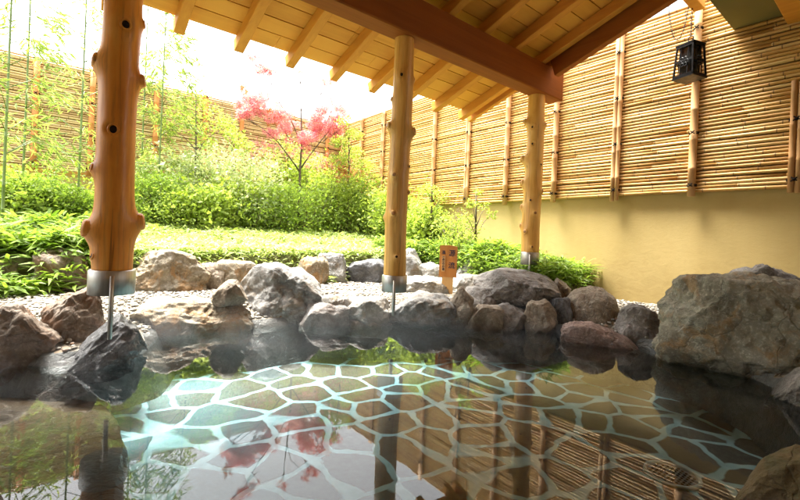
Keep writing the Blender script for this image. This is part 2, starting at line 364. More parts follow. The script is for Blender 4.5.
# ------------------------------------------------------------------ setting: pool, banks, gravel, garden
POOL = [(-1.9, 2.9), (-.6, 2.95), (-.2, 2.80), (.01, 2.62), (.38, 2.78), (.55, 3.22), (1.05, 3.0), (1.5, 3.02), (1.70, 3.02), (1.98, 2.80), (2.0, 2.68), (2.63, 2.44), (3.02, 2.03),
        (3.25, 1.28), (3.2, .78), (2.95, .47), (2.6, .25), (1.75, .05), (1.4, -.6), (1.0, -1.6), (-1.9, -1.6)]
def seg_dist(px, py, poly):
    inside = np.zeros(px.shape, bool); dmin = np.full(px.shape, 1e9); n = len(poly)
    for i in range(n):
        x1, y1 = poly[i]; x2, y2 = poly[(i+1) % n]
        dx, dy = x2-x1, y2-y1; tt = np.clip(((px-x1)*dx+(py-y1)*dy)/(dx*dx+dy*dy), 0, 1)
        dmin = np.minimum(dmin, np.hypot(px-x1-tt*dx, py-y1-tt*dy))
        c = (y1 > py) != (y2 > py)
        with np.errstate(divide='ignore', invalid='ignore'): xi = (x2-x1)*(py-y1)/(y2-y1 if y2 != y1 else 1e-9)+x1
        inside ^= c & (px < xi)
    return np.where(inside, dmin, -dmin)
FLOOR = -.27
def sstep(a, b, x): x = np.clip((x-a)/(b-a), 0, 1); return x*x*(3-2*x)
def garden_h(x, y):
    g = .34+.12*sstep(3.85, 4.3, y)+.19*sstep(4.2, 5.9, y)+.04*sstep(5.9, 7.4, y)
    g = g+.17*sstep(2.45, 3.0, y)*sstep(3.5, 3.85, x)*(1-sstep(3.6, 4.6, y))
    return g
def bed_mask(x, y):      # 1 in the planted garden, 0 on gravel
    a = sstep(4.08, 4.22, y+.06*np.sin(x*2.1))
    b = sstep(3.45, 3.65, x+.15*(3-y))*sstep(1.95, 2.25, y)
    return np.maximum(a, b)
def ground_z(x, y):
    x = np.asarray(x, float); y = np.asarray(y, float)
    d = seg_dist(x, y, POOL)
    out = .05+.12*sstep(0, .35, -d)
    gb = garden_h(x, y)*np.where(y < 3.9, .95, 1)
    bm = bed_mask(x, y)
    out = out*(1-bm)+gb*bm
    ins = .05-(.05-FLOOR+.05)*sstep(-.02, .15, d)
    return np.where(d > -.02, ins, out)
xs = np.arange(-4.2, 4.45, .045); ys = np.arange(-3.4, 7.6, .045)
GX, GY = np.meshgrid(xs, ys); GZ = ground_z(GX, GY); GD = seg_dist(GX, GY, POOL); GM = bed_mask(GX, GY)
nz = np.array([noise.noise(Vector((a*3, b*3, 0))) for a, b in zip(GX.ravel(), GY.ravel())]).reshape(GX.shape)
GZ = GZ+nz*.02*(GD < -.1)+nz*.03*((GD > 0) & (GD < .3))
V = np.stack([GX.ravel(), GY.ravel(), GZ.ravel()], 1); nx, ny = len(xs), len(ys)
ii, jj = np.meshgrid(np.arange(nx-1), np.arange(ny-1)); i0 = (jj*nx+ii).ravel()
FQ = np.stack([i0, i0+1, i0+nx+1, i0+nx], 1)
fd = GD.ravel()[FQ].mean(1); fm = GM.ravel()[FQ].mean(1)
def submesh(name, mask, mat, **k):
    f = FQ[mask]; u, inv = np.unique(f, return_inverse=True)
    return mesh_obj(name, V[u], inv.reshape(-1, 4), mat, True, **k)
submesh('pool_bank', (fd > -.03) & (fd < .5), M['r_bank'], kind='structure')
submesh('gravel_path', (fd <= -.03) & (fm < .5), M['gravel'], kind='structure')
submesh('garden_soil', (fd <= -.03) & (fm >= .5), M['soil'], kind='structure')
b = MB(); b.add([(-2.2, -1.9, FLOOR), (3.6, -1.9, FLOOR), (3.6, 3.4, FLOOR), (-2.2, 3.4, FLOOR)], [(0, 1, 2, 3)]); b.build('pool_floor', M['paving'], kind='structure')
# the sheet runs a little under the bank stones
ctr = np.array([.9, 1.2]); P2 = [tuple(ctr+(np.array(p)-ctr)*1.05) for p in POOL]
b = MB(); b.add([(x, y, 0) for x, y in P2], [tuple(range(len(P2)))[::-1]]); wat = b.build('water', M['water'], kind='structure')
b = MB(); S = 700; b.add([(-S, -S, -.6), (S, -S, -.6), (S, S, -.6), (-S, S, -.6)], [(0, 1, 2, 3)]); b.build('ground', M['terrain'], kind='structure')

# ------------------------------------------------------------------ plaster wall, house behind the bather
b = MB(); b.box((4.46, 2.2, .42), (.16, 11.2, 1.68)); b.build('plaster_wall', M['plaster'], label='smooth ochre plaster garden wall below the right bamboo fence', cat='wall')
b = MB(); b.box((-.6, 7.60, .75), (9.9, .12, 1.5)); b.build('plaster_wall', M['plaster'], label='low garden wall hidden by shrubs below the rear bamboo fence', cat='wall')
hs_ = empty('bath_house', (1.5, -3.3, 0), label='bath house with an olive soffit and wooden trim at the top right corner', cat='building')
b = MB(); b.box((.2, -3.35, 1.6), (8.3, .14, 3.9)); b.build('wall', M['unseen_wall'], hs_)
b = MB(); b.box((3.975, -1.12, 2.595), (.70, 4.30, .07)); b.build('soffit', M['olive'], hs_)
b = MB(); b.box((3.97, .63, 2.515), (.69, .12, .086), bevel=.004); b.build('trim_beam', M['rafter'], hs_)
b = MB(); b.box((-2.42, -.5, 1.7), (.1, 5.6, 4.0)); b.build('light_block_wall', M['unseen_wall'], hs_)  # unseen wall, added to block side light and darken the interior
b = MB(); b.box((.2, -2.3, .16), (8, 2.0, .1)); b.build('deck', M['r_slab'], hs_)

# ------------------------------------------------------------------ bamboo fences
def fence(name, origin, length, z0, z1, axis, posts, label, slat_mat, post_mats, seed, out):
    """slats run along axis; out = unit step from the slats towards the garden"""
    r = random.Random(seed)
    root = empty(name, origin, label=label, cat='fence')
    O = Vector(origin); ax = Vector((1, 0, 0)) if axis == 'X' else Vector((0, 1, 0))
    sl = MB(); nd = MB(); pitch = .0315; n = int((z1-z0)/pitch)
    for i in range(n):
        z = z0+pitch*(i+.5); s = r.uniform(0, .4)-.4; rad = r.uniform(.0132, .0156)+(.0012 if axis == 'X' else 0); tilt = r.uniform(-.004, .004)
        pts = []; rr = []; start = s
        brk = s+r.uniform(1.2, 3.0)
        ph = r.uniform(0, 6)
        def P(q, z=z, ph=ph, tilt=tilt): return O+ax*q+Vector((0, 0, z-O.z+math.sin(q*1.7+ph)*.003+tilt*q*.2))+out*(math.sin(q*2.3+ph)*.003)
        q = max(s, 0); pts.append(P(q)); rr.append(rad)
        while q < length:
            q2 = min(q+r.uniform(.22, .42), length)
            if q2 < length:
                nd.tube([P(q2-.0035), P(q2+.0035)], rad+.0022, 8, off=.3)
                pts += [P(q2-.012), P(q2), P(q2+.012)]; rr += [rad, rad+.0016, rad]
            else: pts.append(P(q2)); rr.append(rad)
            q = q2
            if q > brk and q < length-.3:           # one culm ends, the next begins
                sl.tube(pts, rr, 8); rad = r.uniform(.0128, .0156); pts = [P(q+.004)]; rr = [rad]; brk = q+r.uniform(1.2, 3.0)
        if len(pts) > 1: sl.tube(pts, rr, 8)
    bb = MB(); c0 = O+ax*(length/2+(.09 if axis == 'X' else 0))-out*.032+Vector((0, 0, (z0+z1)/2-O.z)); sz = (length+.18, .02, z1-z0-.01) if axis == 'X' else (.02, length, z1-z0-.01)
    bb.box(tuple(c0), sz); bb.build('gap_shade_sheet', M['gap_shade'], root)  # added sheet behind the slats, gap shade put into its colour
    s_ = sl.build('slat_panel', slat_mat, root, True)
    nd.build('node_rings', M['node'], s_)
    for k, (q, rad, dbl, top) in enumerate(posts):
        base = O+ax*q+out*(.017+rad)
        pm = MB()
        for dd in ((-rad*1.05, rad*1.05) if dbl else (0,)):
            pp = []; rr = []; z = z0-.03-r.uniform(0, .02)
            zt = top+r.uniform(0, .02)
            off = r.uniform(0, .2)
            pp.append(base+ax*dd+Vector((0, 0, z-O.z))); rr.append(rad)
            while z < zt:
                z2 = z+.24+r.uniform(-.02, .03)
                if z2 < zt-.02:
                    for e, g in ((-.008, 0), (0, .003), (.008, 0)): pp.append(base+ax*dd+Vector((0, 0, z2+e-O.z))); rr.append(rad+g)
                z = z2
            pp.append(base+ax*dd+Vector((0, 0, zt-O.z))); rr.append(rad)
            pm.tube(pp, rr, 12)
        po = pm.build('culm_post', post_mats[k % len(post_mats)], root, True)
        zc = z0+.06
        while zc < top:
            cm = MB(); w = rad*(2.1 if dbl else 1)+.004
            for dz in (-.006, .006):
                pp = []
                for a in range(9):
                    th = math.pi*a/8; pp.append(base+ax*(math.cos(th)*w)+out*(math.sin(th)*(rad+.004)-.012)+Vector((0, 0, zc+dz-O.z)))
                cm.tube(pp, .006, 6)
            cm.tube([base+out*(rad+.008)+ax*(-.016)+Vector((0, 0, zc+.014-O.z)), base+out*(rad+.012)+Vector((0, 0, zc-O.z)), base+out*(rad+.008)+ax*.02+Vector((0, 0, zc-.016-O.z))], .005, 5)
            cm.tube([base+out*(rad+.008)+ax*(.016)+Vector((0, 0, zc+.016-O.z)), base+out*(rad+.012)+Vector((0, 0, zc-O.z)), base+out*(rad+.008)+ax*-.018+Vector((0, 0, zc-.012-O.z))], .005, 5)
            cm.build('cord_tie', M['cord'], po); zc += .46
    return root
posts = []
for k in range(-1, 11):
    q = .61+.666*k
    dbl = k in (0, 2, 5, 8); posts.append((q+.6, .020 if dbl else .030, dbl, 2.0 if k == 0 else 2.90))
fence('bamboo_fence', (4.335, -.6, 1.205), 8.12, 1.205, 2.93, 'Y', posts, 'sunlit split bamboo fence running along the top of the ochre wall', M['slatY'], [M['culm']], 3, Vector((-1, 0, 0)))
posts = [(3.9+x, .034, False, 2.88) for x in (-2.4, -1.2, -.34, .26, 1.05, 1.75, 2.34, 3.2, 4.0)]
fence('bamboo_fence', (-3.9, 7.44, 1.42), 8.3, 1.42, 2.9, 'X', posts, 'weathered bamboo fence across the back of the garden with reddish posts', M['slatX'], [M['culm_red']], 5, Vector((0, -1, 0)))

# ------------------------------------------------------------------ pavilion
YB = 2.355; SL = .33
pav = empty('bath_pavilion', (1.86, 2.355, 0), label='open timber pavilion with sloping board roof carried on knotty log posts', cat='pavilion')
b = MB(); b.box((.75, 2.33, 2.2525), (6.1, .16, .275), bevel=.008); b.build('main_beam', M['beam'], pav)
RIDGE = -.6; TH = math.atan(SL)
def rz(y): return 2.40+SL*(2.25-y)               # underside of the rafters
def rafter(X, y0=3.31, w=.068, h=.095, drop=0, name='rafter', mat='rafter'):
    L = (y0-RIDGE)/math.cos(TH); Rm = Matrix.Rotation(-TH, 3, 'X')
    yc = (y0+RIDGE)/2; zc = rz(yc)+h/2/math.cos(TH)-drop
    b = MB(); b.box((X, yc, zc), (w, L, h), Rm, bevel=.004); b.build(name, M[mat], pav)
for k in range(-5, 8): rafter(.585+.4115*k)
# deep verge board at the gable end, inside the beam only
L = (2.245-RIDGE)/math.cos(TH); yc = (2.245+RIDGE)/2; b = MB()
b.box((3.56, yc, rz(yc)+.095/math.cos(TH)-.125), (.07, L-.05, .235), Matrix.Rotation(-TH, 3, 'X'), bevel=.005); b.build('verge_board', M['verge'], pav)
rafter(3.60, y0=3.30, w=.045, h=.085)
bd = MB(); s = 0; hh = .095/math.cos(TH); Rm = Matrix.Rotation(-TH, 3, 'X'); Ltot = (3.27-RIDGE)/math.cos(TH); bw = .148
rb = random.Random(4)
while s < Ltot-.02:
    w = min(bw, Ltot-s)-.007; y = 3.27-(s+w/2)*math.cos(TH); z = rz(y)+hh+.011
    x0 = -2.3
    while x0 < 3.66:
        x1 = min(x0+rb.uniform(1.4, 2.6), 3.66)
        if 3.66-x1 < .4: x1 = 3.66
        bd.box(((x0+x1)/2, y, z+rb.uniform(0, .003)), (x1-x0-.003, w, .018), Rm); x0 = x1
    s += bw
bd.build('roof_boards', M['board'], pav)
b = MB(); y = (3.25+RIDGE)/2; b.box((.68, y, rz(y)+hh+.055), (5.94, Ltot-.03, .05), Rm); b.build('roof_skin', M['skin'], pav)
Rm2 = Matrix.Rotation(TH, 3, 'X'); yb0 = -3.2; y = (yb0+RIDGE)/2-.02; L2 = (RIDGE-yb0)/math.cos(TH)
b = MB(); b.box((.68, y, rz(2*RIDGE-y)+hh+.04), (5.94, L2, .06), Rm2); b.build('rear_roof', M['board'], pav)
for X in (-1.9, 3.5):
    b = MB(); b.box((X, -3.1, 1.3), (.14, .14, 2.5)); b.build('rear_post', M['rafter'], pav)
# purlin whose end shows above the lantern
b = MB(); b.box((2.65, 1.19, 2.735-.02), (2.72, .08, .10), bevel=.005); b.build('purlin', M['rafter'], pav)

def post(px_top, px_bot, X0, zb, zc, r_top, r_bot, rc, rock_top, knots, label, seed):
    """knots: (z, angle from the camera side in degrees (+ = picture right), bulge, radius, kind)"""
    base = Vector((X0, YB, 0)); tocam = (-base).normalized(); right = Vector((tocam.y, -tocam.x, 0))*-1
    right = Vector((-tocam.y, tocam.x, 0))
    if right.dot(RT) < 0: right = -right
    n = 64; nzv = 150; z1 = 2.125; V = []; r = random.Random(seed)
    zs = np.linspace(zc, z1, nzv)
    for z in zs:
        tt = (z-zc)/(z1-zc); R0 = r_bot+(r_top-r_bot)*tt
        cx = .006*math.sin(z*3+seed)*min(1, (1-tt)*4)*min(1, tt*6)
        for k in range(n):
            th = 2*math.pi*k/n
            R = R0*(1+.035*noise.noise(Vector((math.cos(th)*1.2+seed, math.sin(th)*1.2, z*2.2)))+.012*noise.noise(Vector((math.cos(th)*4+seed, math.sin(th)*4, z*4))))
            for kz, ka, kb, kr, kk in knots:
                da = (th-math.radians(ka)+math.pi) % (2*math.pi)-math.pi
                dz = z-kz; e = (da*R0/kr)**2+((dz if dz > 0 else dz*.8)/kr)**2
                R += kb*(.75*math.exp(-e*1.5)+.25*math.exp(-e*.45))
                if kk == 'hole': R -= kb*1.7*math.exp(-((da*R0)**2+dz*dz)/(kr*.45)**2)
            V.append(base+tocam*(R*math.cos(th))+right*(R*math.sin(th)+cx)+Vector((0, 0, z)))
    F = [(i*n+k, i*n+(k+1) % n, (i+1)*n+(k+1) % n, (i+1)*n+k) for i in range(nzv-1) for k in range(n)]
    F += [tuple(range(n))[::-1], tuple((nzv-1)*n+k for k in range(n))]
    if right.cross(tocam).z > 0: F = [q[::-1] for q in F]
    b = MB(); b.add([tuple(p) for p in V], F); po = b.build('log_post', M['log' if seed == 1 else 'log_pale'], pav, True); po['label'] = label
    for kz, ka, kb, kr, kk in knots:
        a = math.radians(ka); tt = (kz-zc)/(z1-zc); R0 = r_bot+(r_top-r_bot)*tt
        d = (tocam*math.cos(a)+right*math.sin(a)); c = base+Vector((0, 0, kz)); up = Vector((0, 0, .25))
        b = MB()
        if kk == 'hole':
            b.tube([c+d*(R0-.5*kb-.006), c+d*(R0-.2*kb+.004)], [kr*.30, kr*.34], 14); b.build('knot', M['knot_dark'], po, True)
        else:
            e = (d+up*.6).normalized(); q = kr*.72
            r_ = c+d*R0*.72; L_ = R0*.28+kb*1.05; prf = [(0, 1.5), (.35, 1.25), (.62, 1.08), (.85, 1.0), (.97, .86), (1.02, .62), (1.0, .34), (.96, .05)]
            b.tube([r_+e*(L_*u_) for u_, w_ in prf[:6]], [q*w_ for u_, w_ in prf[:6]], 16)
            kn = b.build('knot', po.data.materials[0], po, True)
            b = MB(); b.tube([r_+e*(L_*.9), r_+e*(L_*1.035), r_+e*(L_*1.045)], [q*.60, q*.56, q*.3], 14); b.build('cut_face' if kk == 'stub' else 'dark_core', M['knot'] if kk == 'stub' else M['knot_dark'], kn, True)
        if kk == 'hole':
            b = MB(); t1 = d.cross(Vector((0, 0, 1))).normalized(); t2 = t1.cross(d); cc_ = c+d*(R0+.05*kb)
            b.tube([cc_+(t1*math.cos(a_*math.pi/8)+t2*math.sin(a_*math.pi/8)*1.15)*kr*.36 for a_ in range(17)], kr*.10, 7, False); b.build('knot_lip', po.data.materials[0], po, True)
    # steel collar and the pin standing on the stone
    b = MB(); b.tube([base+Vector((0, 0, zb)), base+Vector((0, 0, zc-.002)), base+Vector((0, 0, zc+.002))], [rc, rc, rc*.94], 48)
    b.build('collar', M['steel'], po, True)
    pf = base+tocam*(rc+.004)
    b = MB(); b.tube([pf+Vector((0, 0, rock_top-.08)), pf+Vector((0, 0, zc-.03 if rock_top < .25 else zc-.02))], .0085, 12); b.build('pin', M['steel'], po, True)
    b = MB(); b.box(tuple(base+Vector((0, 0, (zb+rock_top)/2-.03))), (.02, .02, zb-rock_top+.06)); b.build('footing', M['steel'], po)
    return po
K1 = [(1.61, 8, .014, .055, 'hole'), (1.435, -88, .032, .05, 'stub'), (1.385, 82, .022, .042, 'stub'), (1.655, 86, .012, .028, 'stub'), (1.13, -14, .014, .055, 'hole'),
      (.95, -85, .022, .034, 'dark'), (.715, 85, .040, .055, 'stub'), (.675, -86, .042, .058, 'stub'), (.555, -68, .010, .028, 'dark'), (1.95, 40, .03, .05, 'stub')]
post(125, 112, .185, .382, .492, .074, .0785, .0935, .27, K1, 'thick reddish log post nearest the camera with big side knots', 1)
K2 = [(1.84, -8, .010, .035, 'hole'), (1.48, -70, .020, .035, 'stub'), (1.45, 75, .022, .038, 'stub'), (1.83, 88, .008, .02, 'dark'), (1.20, 60, .006, .018, 'dark'), (1.13, -20, .012, .032, 'stub'),
      (.86, -15, .014, .032, 'stub'), (.84, -85, .012, .022, 'stub'), (1.68, -80, .006, .02, 'dark'), (.56, 5, .008, .02, 'dark'), (1.02, 70, .006, .02, 'dark')]
K2 = [(a, b, c*1.5, d*1.1, e) for a, b, c, d, e in K2]
post(402, 394, 1.86, .312, .428, .070, .080, .090, .235, K2, 'middle log post with a round knot on its face', 2)
K3 = [(1.86, -70, .028, .035, 'stub'), (1.80, -20, .012, .03, 'hole'), (1.83, 80, .016, .028, 'stub'), (1.64, -15, .012, .03, 'hole'), (1.50, -82, .034, .045, 'stub'), (1.44, 45, .010, .022, 'dark'),
      (1.27, -80, .026, .045, 'stub'), (1.19, 60, .016, .03, 'stub'), (1.04, -80, .02, .035, 'stub'), (.98, 20, .010, .03, 'stub'), (.86, -85, .018, .03, 'stub'), (.80, -35, .012, .03, 'stub'), (1.1, -10, .008, .02, 'dark'), (.66, 10, .008, .02, 'stub')]
K3 = [(a, b, c*1.3, d*1.1, e) for a, b, c, d, e in K3]
post(537, 528, 3.51, .492, .612, .078, .084, .087, .44, K3, 'farthest log post covered with small knots', 3)

# ------------------------------------------------------------------ lantern
LP = onX(690, 60, 3.93); lx, ly = LP.x, LP.y
zl0, zl1 = onX(692, 78, 3.93).z, onX(692, 42, 3.93).z
lan = empty('hanging_lantern', (lx, ly, zl0), -.30, label='small black iron lantern hanging on a chain in front of the bamboo fence', cat='lantern')
H = zl1-zl0; w0, w1 = .078, .064
def lpart(fn, name, mat, smooth=False):
    b = MB(); fn(b); o = b.build(name, mat, None, smooth); o.parent = lan; return o
def lframe(b):
    for sx in (-1, 1):
        for sy in (-1, 1): b.tube([(sx*w0, sy*w0, .01), (sx*w1, sy*w1, H-.035)], .009, 6)
    for z, w in ((.012, w0), (H-.04, w1), (H*.45, .069)):
        for sx in (-1, 1):
            b.box((sx*w, 0, z), (.016, 2*w, .02)); b.box((0, sx*w, z), (2*w-.017, .014, .018))
    for sx in (-1, 1):
        for d in (-.03, .03): b.tube([(sx*(w0-.002), d, .01), (sx*(w1-.002), d, H-.04)], .004, 5); b.tube([(d, sx*(w0-.002), .01), (d, sx*(w1-.002), H-.04)], .004, 5)
lpart(lframe, 'frame', M['iron'])
lpart(lambda b: b.box((0, 0, 0), (2*w0+.016, 2*w0+.016, .014)), 'base_plate', M['iron'])
lpart(lambda b: (b.box((0, 0, H-.026), (2*w1+.02, 2*w1+.02, .012)), b.tube([(0, 0, H-.02), (0, 0, H-.005), (0, 0, H+.01)], [w1*1.1, w1*.7, .02], 4, off=math.pi/4)), 'cap', M['iron'])
lpart(lambda b: [b.box((sx*(w1-.012), 0, H/2-.01), (.003, 2*w1-.04, H-.07)) for sx in (-1, 1)]+[b.box((0, sx*(w1-.012), H/2-.01), (2*w1-.04, .003, H-.07)) for sx in (-1, 1)], 'pane', M['lampglass'])
def ring(b, c, R, r, ax1, ax2, n=12, sx=1.0):
    b.tube([Vector(c)+ax1*(math.cos(2*math.pi*k/n)*R)+ax2*(math.sin(2*math.pi*k/n)*R*sx) for k in range(n+1)], r, 5, False)
X_, Y_, Z_ = Vector((1, 0, 0)), Vector((0, 1, 0)), Vector((0, 0, 1))
lpart(lambda b: ring(b, (0, 0, H+.03), .022, .004, Y_, Z_), 'handle', M['iron'], True)
# flower-like pierced ornament on the faces
def orn(b):
    for sx in (-1, 1):
        for k in range(6):
            a = k*math.pi/3; ring(b, (sx*(w0-.003), .026*math.cos(a), H*.42+.026*math.sin(a)), .014, .003, Y_, Z_, 8)
            ring(b, (.026*math.cos(a), sx*(w0-.003), H*.42+.026*math.sin(a)), .014, .003, X_, Z_, 8)
lpart(orn, 'ornament', M['iron'])
chn = MB(); zt = 2.70
def chain(b, pts):
    tot = 0
    for i in range(len(pts)-1):
        p, q = Vector(pts[i]), Vector(pts[i+1]); n = max(1, int((q-p).length/.02))
        for k in range(n):
            c = p.lerp(q, (k+.5)/n); d = (q-p).normalized(); e = d.orthogonal().normalized(); g = d.cross(e)
            ring(b, c, .0065, .0022, e if (tot % 2) else g, d, 8, 1.9); tot += 1
chain(chn, [(lx, ly, zl1+.05), (lx, ly, zt)])
A1, A2 = onX(667, -22, 3.93), onX(694, -22, 3.93); bot = onX(680, 39, 3.93)
cat = []
for k in range(15):
    u = -1+2*k/14; cat.append((3.93, A1.y+(A2.y-A1.y)*(k/14), bot.z+(A1.z-bot.z)*(abs(u)**2.4)))
chain(chn, cat); c_ = chn.build('chain', M['iron'], None, True); c_.parent = lan; c_.matrix_parent_inverse = (Matrix.Translation(lan.location) @ Matrix.Rotation(-.30, 4, 'Z')).inverted()
b = MB(); b.tube([(3.93, A1.y+.03, A1.z+.005), (3.93, ly-.03, A1.z+.005)], .008, 6); hk = b.build('hook_rod', M['iron']); hk.parent = lan; hk.matrix_parent_inverse = c_.matrix_parent_inverse

# ------------------------------------------------------------------ rocks
_sph = {}
def sphere(sub):
    if sub not in _sph:
        bm = bmesh.new(); bmesh.ops.create_icosphere(bm, subdivisions=sub, radius=1)
        _sph[sub] = (np.array([v.co[:] for v in bm.verts]), np.array([[v.index for v in f.verts] for f in bm.faces])); bm.free()
    return _sph[sub]
def rock_verts(seed, sub, rough=.10, cuts=9, boxy=.5, asp=(1, 1, 1)):
    v, f = sphere(sub); v = v.copy(); r = random.Random(seed)
    n = 2+boxy*5; v = v/(np.sum(np.abs(v)**n, 1)**(1/n))[:, None]
    for k in range(cuts):
        d = np.array([r.gauss(0, 1), r.gauss(0, 1), r.gauss(0, .8)]); d /= np.linalg.norm(d)
        q = v @ d; h = q.max()*r.uniform(.66, .88); over = np.maximum(q-h, 0); v = v-np.outer(over*.9, d)
    off = Vector((seed*7.31 % 50, seed*3.17 % 50, seed*1.9 % 50)); out = np.empty(len(v))
    for i, c in enumerate(v):
        p = Vector((c[0]*asp[0], c[1]*asp[1], c[2]*asp[2]))
        a = noise.noise(p*1.3+off)*1.0
        a += (.5-abs(noise.noise(p*2.9+off)))*.55-.2
        a += noise.fractal(p*5.5+off, .9, 2.1, 4)*.28
        a -= max(0, .10-abs(noise.noise(p*1.9-off)))*1.6
        out[i] = a
    v = v*(1+rough*out)[:, None]
    return v, f
def add_rock(name, box, zb, mat, label, dr=.8, seed=None, sub=5, rough=.16, cuts=9, boxy=.5, sink=.12, prof=None, rot=None, group=None, top=None, cat='rock'):
    xl, xr, yt, yb = box; xc = (xl+xr)/2
    front = onZ(xc, yb, zb); tf = depth(front); hd = Vector((front.x, front.y, 0)); dist = hd.length; hd.normalize()
    lat = (xc-400)/F_PX; st = math.sqrt(1+lat*lat)
    W_ = (xr-xl)*tf/F_PX/st; D_ = W_*dr
    for _ in range(3):
        c = front+hd*(D_*.42); tc = depth(c); W_ = (xr-xl)*1.08*tc/F_PX/st; D_ = W_*dr
    c = front+hd*(D_*.42); tc = depth(c)
    z1 = onT(xc, yt, tc).z if top is None else top
    z0 = zb-sink
    H_ = z1-z0; mn = min(W_, D_, H_*1.15); v, f = rock_verts(seed, sub, rough, cuts, boxy, (W_/mn, D_/mn, H_/mn))
    lo, hi = v.min(0), v.max(0); v = (v-lo)/(hi-lo)          # 0..1 box
    if prof:
        u = np.array([p[0] for p in prof]); hgt = np.array([p[1] for p in prof])
        v[:, 2] *= np.interp(v[:, 0], u, hgt)
    side = Vector((-hd.y, hd.x, 0))
    if side.dot(RT) < 0: side = -side
    X = (v[:, 0]-.5)*W_; Y = (v[:, 1]-.5)*D_; Z = v[:, 2]*(z1-z0)
    base = Vector((c.x, c.y, z0))
    co = np.outer(X, side)+np.outer(Y, hd); co[:, 2] += Z
    me = bpy.data.meshes.new(name)
    if side.cross(hd).z < 0: f = f[:, ::-1]
    fill(me, co, f, True); me.materials.append(mat)
    o = bpy.data.objects.new(name, me); o.location = base; COL.objects.link(o)
    return tag(o, label, cat, group)
G1 = 'rocks edging the pool'; G2 = 'rocks retaining the garden'
R = add_rock
R('rock', (-34, 61, 298, 367), 0, M['r_brown'], 'large tan and brown rock at the left picture edge on the waterline', .75, 11, 6, prof=[(0, .8), (.3, .95), (.55, 1), (.75, .72), (1, .6)], group=G1)
R('rock', (42, 106, 285, 352), .02, M['r_brown'], 'rusty brown rock between the tan rock and the wet black rock', .9, 12, 6, prof=[(0, .75), (.4, .95), (.8, 1), (1, .9)], group=G1)
R('rock', (63, 147, 313, 368), 0, M['r_wet'], 'wet black rock in front of the thick log post pin', .8, 13, 6, prof=[(0, .3), (.35, .72), (.65, 1), (.85, .95), (1, .6)], group=G1, boxy=.2)
R('rock', (122, 254, 296, 334), 0, M['r_ochre'], 'long flat topped rock on the waterline right of the wet black rock', .55, 14, 6, prof=[(0, .85), (.3, .98), (.6, .95), (.85, 1), (1, .75)], group=G1, boxy=.8)
R('rock', (212, 247, 279, 304), .19, M['r_tan'], 'small pointed rock lying on the gravel left of the big grey boulder', .8, 15, 5, prof=[(0, .5), (.45, 1), (.75, .95), (1, .5)], group=G1, boxy=.2, sink=.03)
R('boulder', (243, 323, 261, 321), .02, M['r_grey'], 'big pale grey boulder with a flat sloping top at the pool edge', .85, 16, 6, prof=[(0, .80), (.15, .95), (.4, 1), (.7, .90), (1, .62)], group=G1, boxy=.95, cuts=7)
R('rock', (300, 348, 301, 328), -.01, M['r_slab'], 'low dark rock under the right side of the big grey boulder', .7, 17, 5, group=G1)
R('rock', (316, 352, 294, 317), .06, M['r_pale'], 'low rounded pale rock right of the big grey boulder', .8, 18, 5, group=G1, boxy=.2)
R('rock', (345, 388, 296, 318), .06, M['r_pale'], 'small ridged pale rock left of the middle post foot', .8, 19, 5, group=G1)
R('rock', (330, 398, 308, 328), -.02, M['r_pale'], 'white slab lying flat at the waterline before the middle post', .7, 20, 5, group=G1, boxy=.9, top=.06)
R('rock', (374, 460, 289, 326), 0, M['r_grey'], 'dark faced rock with a white top below the middle post pin', .75, 21, 6, prof=[(0, .55), (.2, .8), (.5, 1), (.8, .95), (1, .7)], group=G1, boxy=.6)
R('rock', (404, 450, 276, 295), .16, M['r_pale'], 'flat pale rock carrying the small wooden sign', .8, 22, 5, group=G1, boxy=.7, sink=.05)
R('rock', (445, 474, 284, 326), .01, M['r_tan'], 'upright brown egg shaped rock right of the wooden sign', .9, 23, 5, group=G1, boxy=.1, prof=[(0, .6), (.5, 1), (1, .8)])
R('rock', (464, 496, 286, 311), .10, M['r_slab'], 'angular grey rock wedged under the left end of the flat slab', .9, 24, 5, group=G1)
R('rock', (462, 502, 304, 329), 0, M['r_tan'], 'squat mossy rock at the waterline below the slab, left one', .8, 25, 5, group=G1, boxy=.4)
R('rock', (490, 528, 303, 330), 0, M['r_slab'], 'squat dark rock at the waterline below the slab, middle one', .8, 26, 5, group=G1, boxy=.4)
R('rock', (473, 556, 269, 306), .16, M['r_slab'], 'wide flat dark slab stacked on smaller rocks before the far post', .8, 27, 6, rough=.10, cuts=6, prof=[(0, .75), (.3, 1), (.6, 1), (.85, .88), (1, .62)], group=G1, boxy=.9, sink=.02)
R('rock', (524, 556, 299, 333), 0, M['r_tan'], 'rounded brown rock supporting the right end of the slab', .9, 28, 5, group=G1, boxy=.15)
R('rock', (548, 571, 297, 331), 0, M['r_dark'], 'black rock squeezed between the slab and the round boulder', .9, 29, 5, group=G1)
R('rock', (548, 570, 278, 303), .18, M['r_tan'], 'tan rock behind the right end of the slab', .9, 30, 5, group=G1)
R('boulder', (565, 619, 286, 331), .02, M['r_tan'], 'round dome shaped brown boulder right of the stacked slab', .9, 31, 6, group=G1, boxy=.05, cuts=3, rough=.1)
R('rock', (560, 637, 323, 347), -.01, M['r_red'], 'flat reddish stone lying in front of the round boulder', .4, 32, 6, group=G1, boxy=.9, rough=.1, cuts=5, prof=[(0, .9), (.4, 1), (.8, .75), (1, .5)])
R('rock', (614, 667, 301, 342), .02, M['r_slab'], 'rough grey brown rock left of the huge boulder', .8, 33, 6, group=G1, prof=[(0, .9), (.3, 1), (.7, .9), (1, .8)])
R('boulder', (650, 818, 273, 376), 0, M['r_moss'], 'huge olive grey boulder against the wall at the right', .55, 34, 6, rough=.15, group=G1, boxy=.95, cuts=6, prof=[(0, .86), (.1, .95), (.3, 1), (.6, 1.03), (.85, 1.03), (1, 1)])
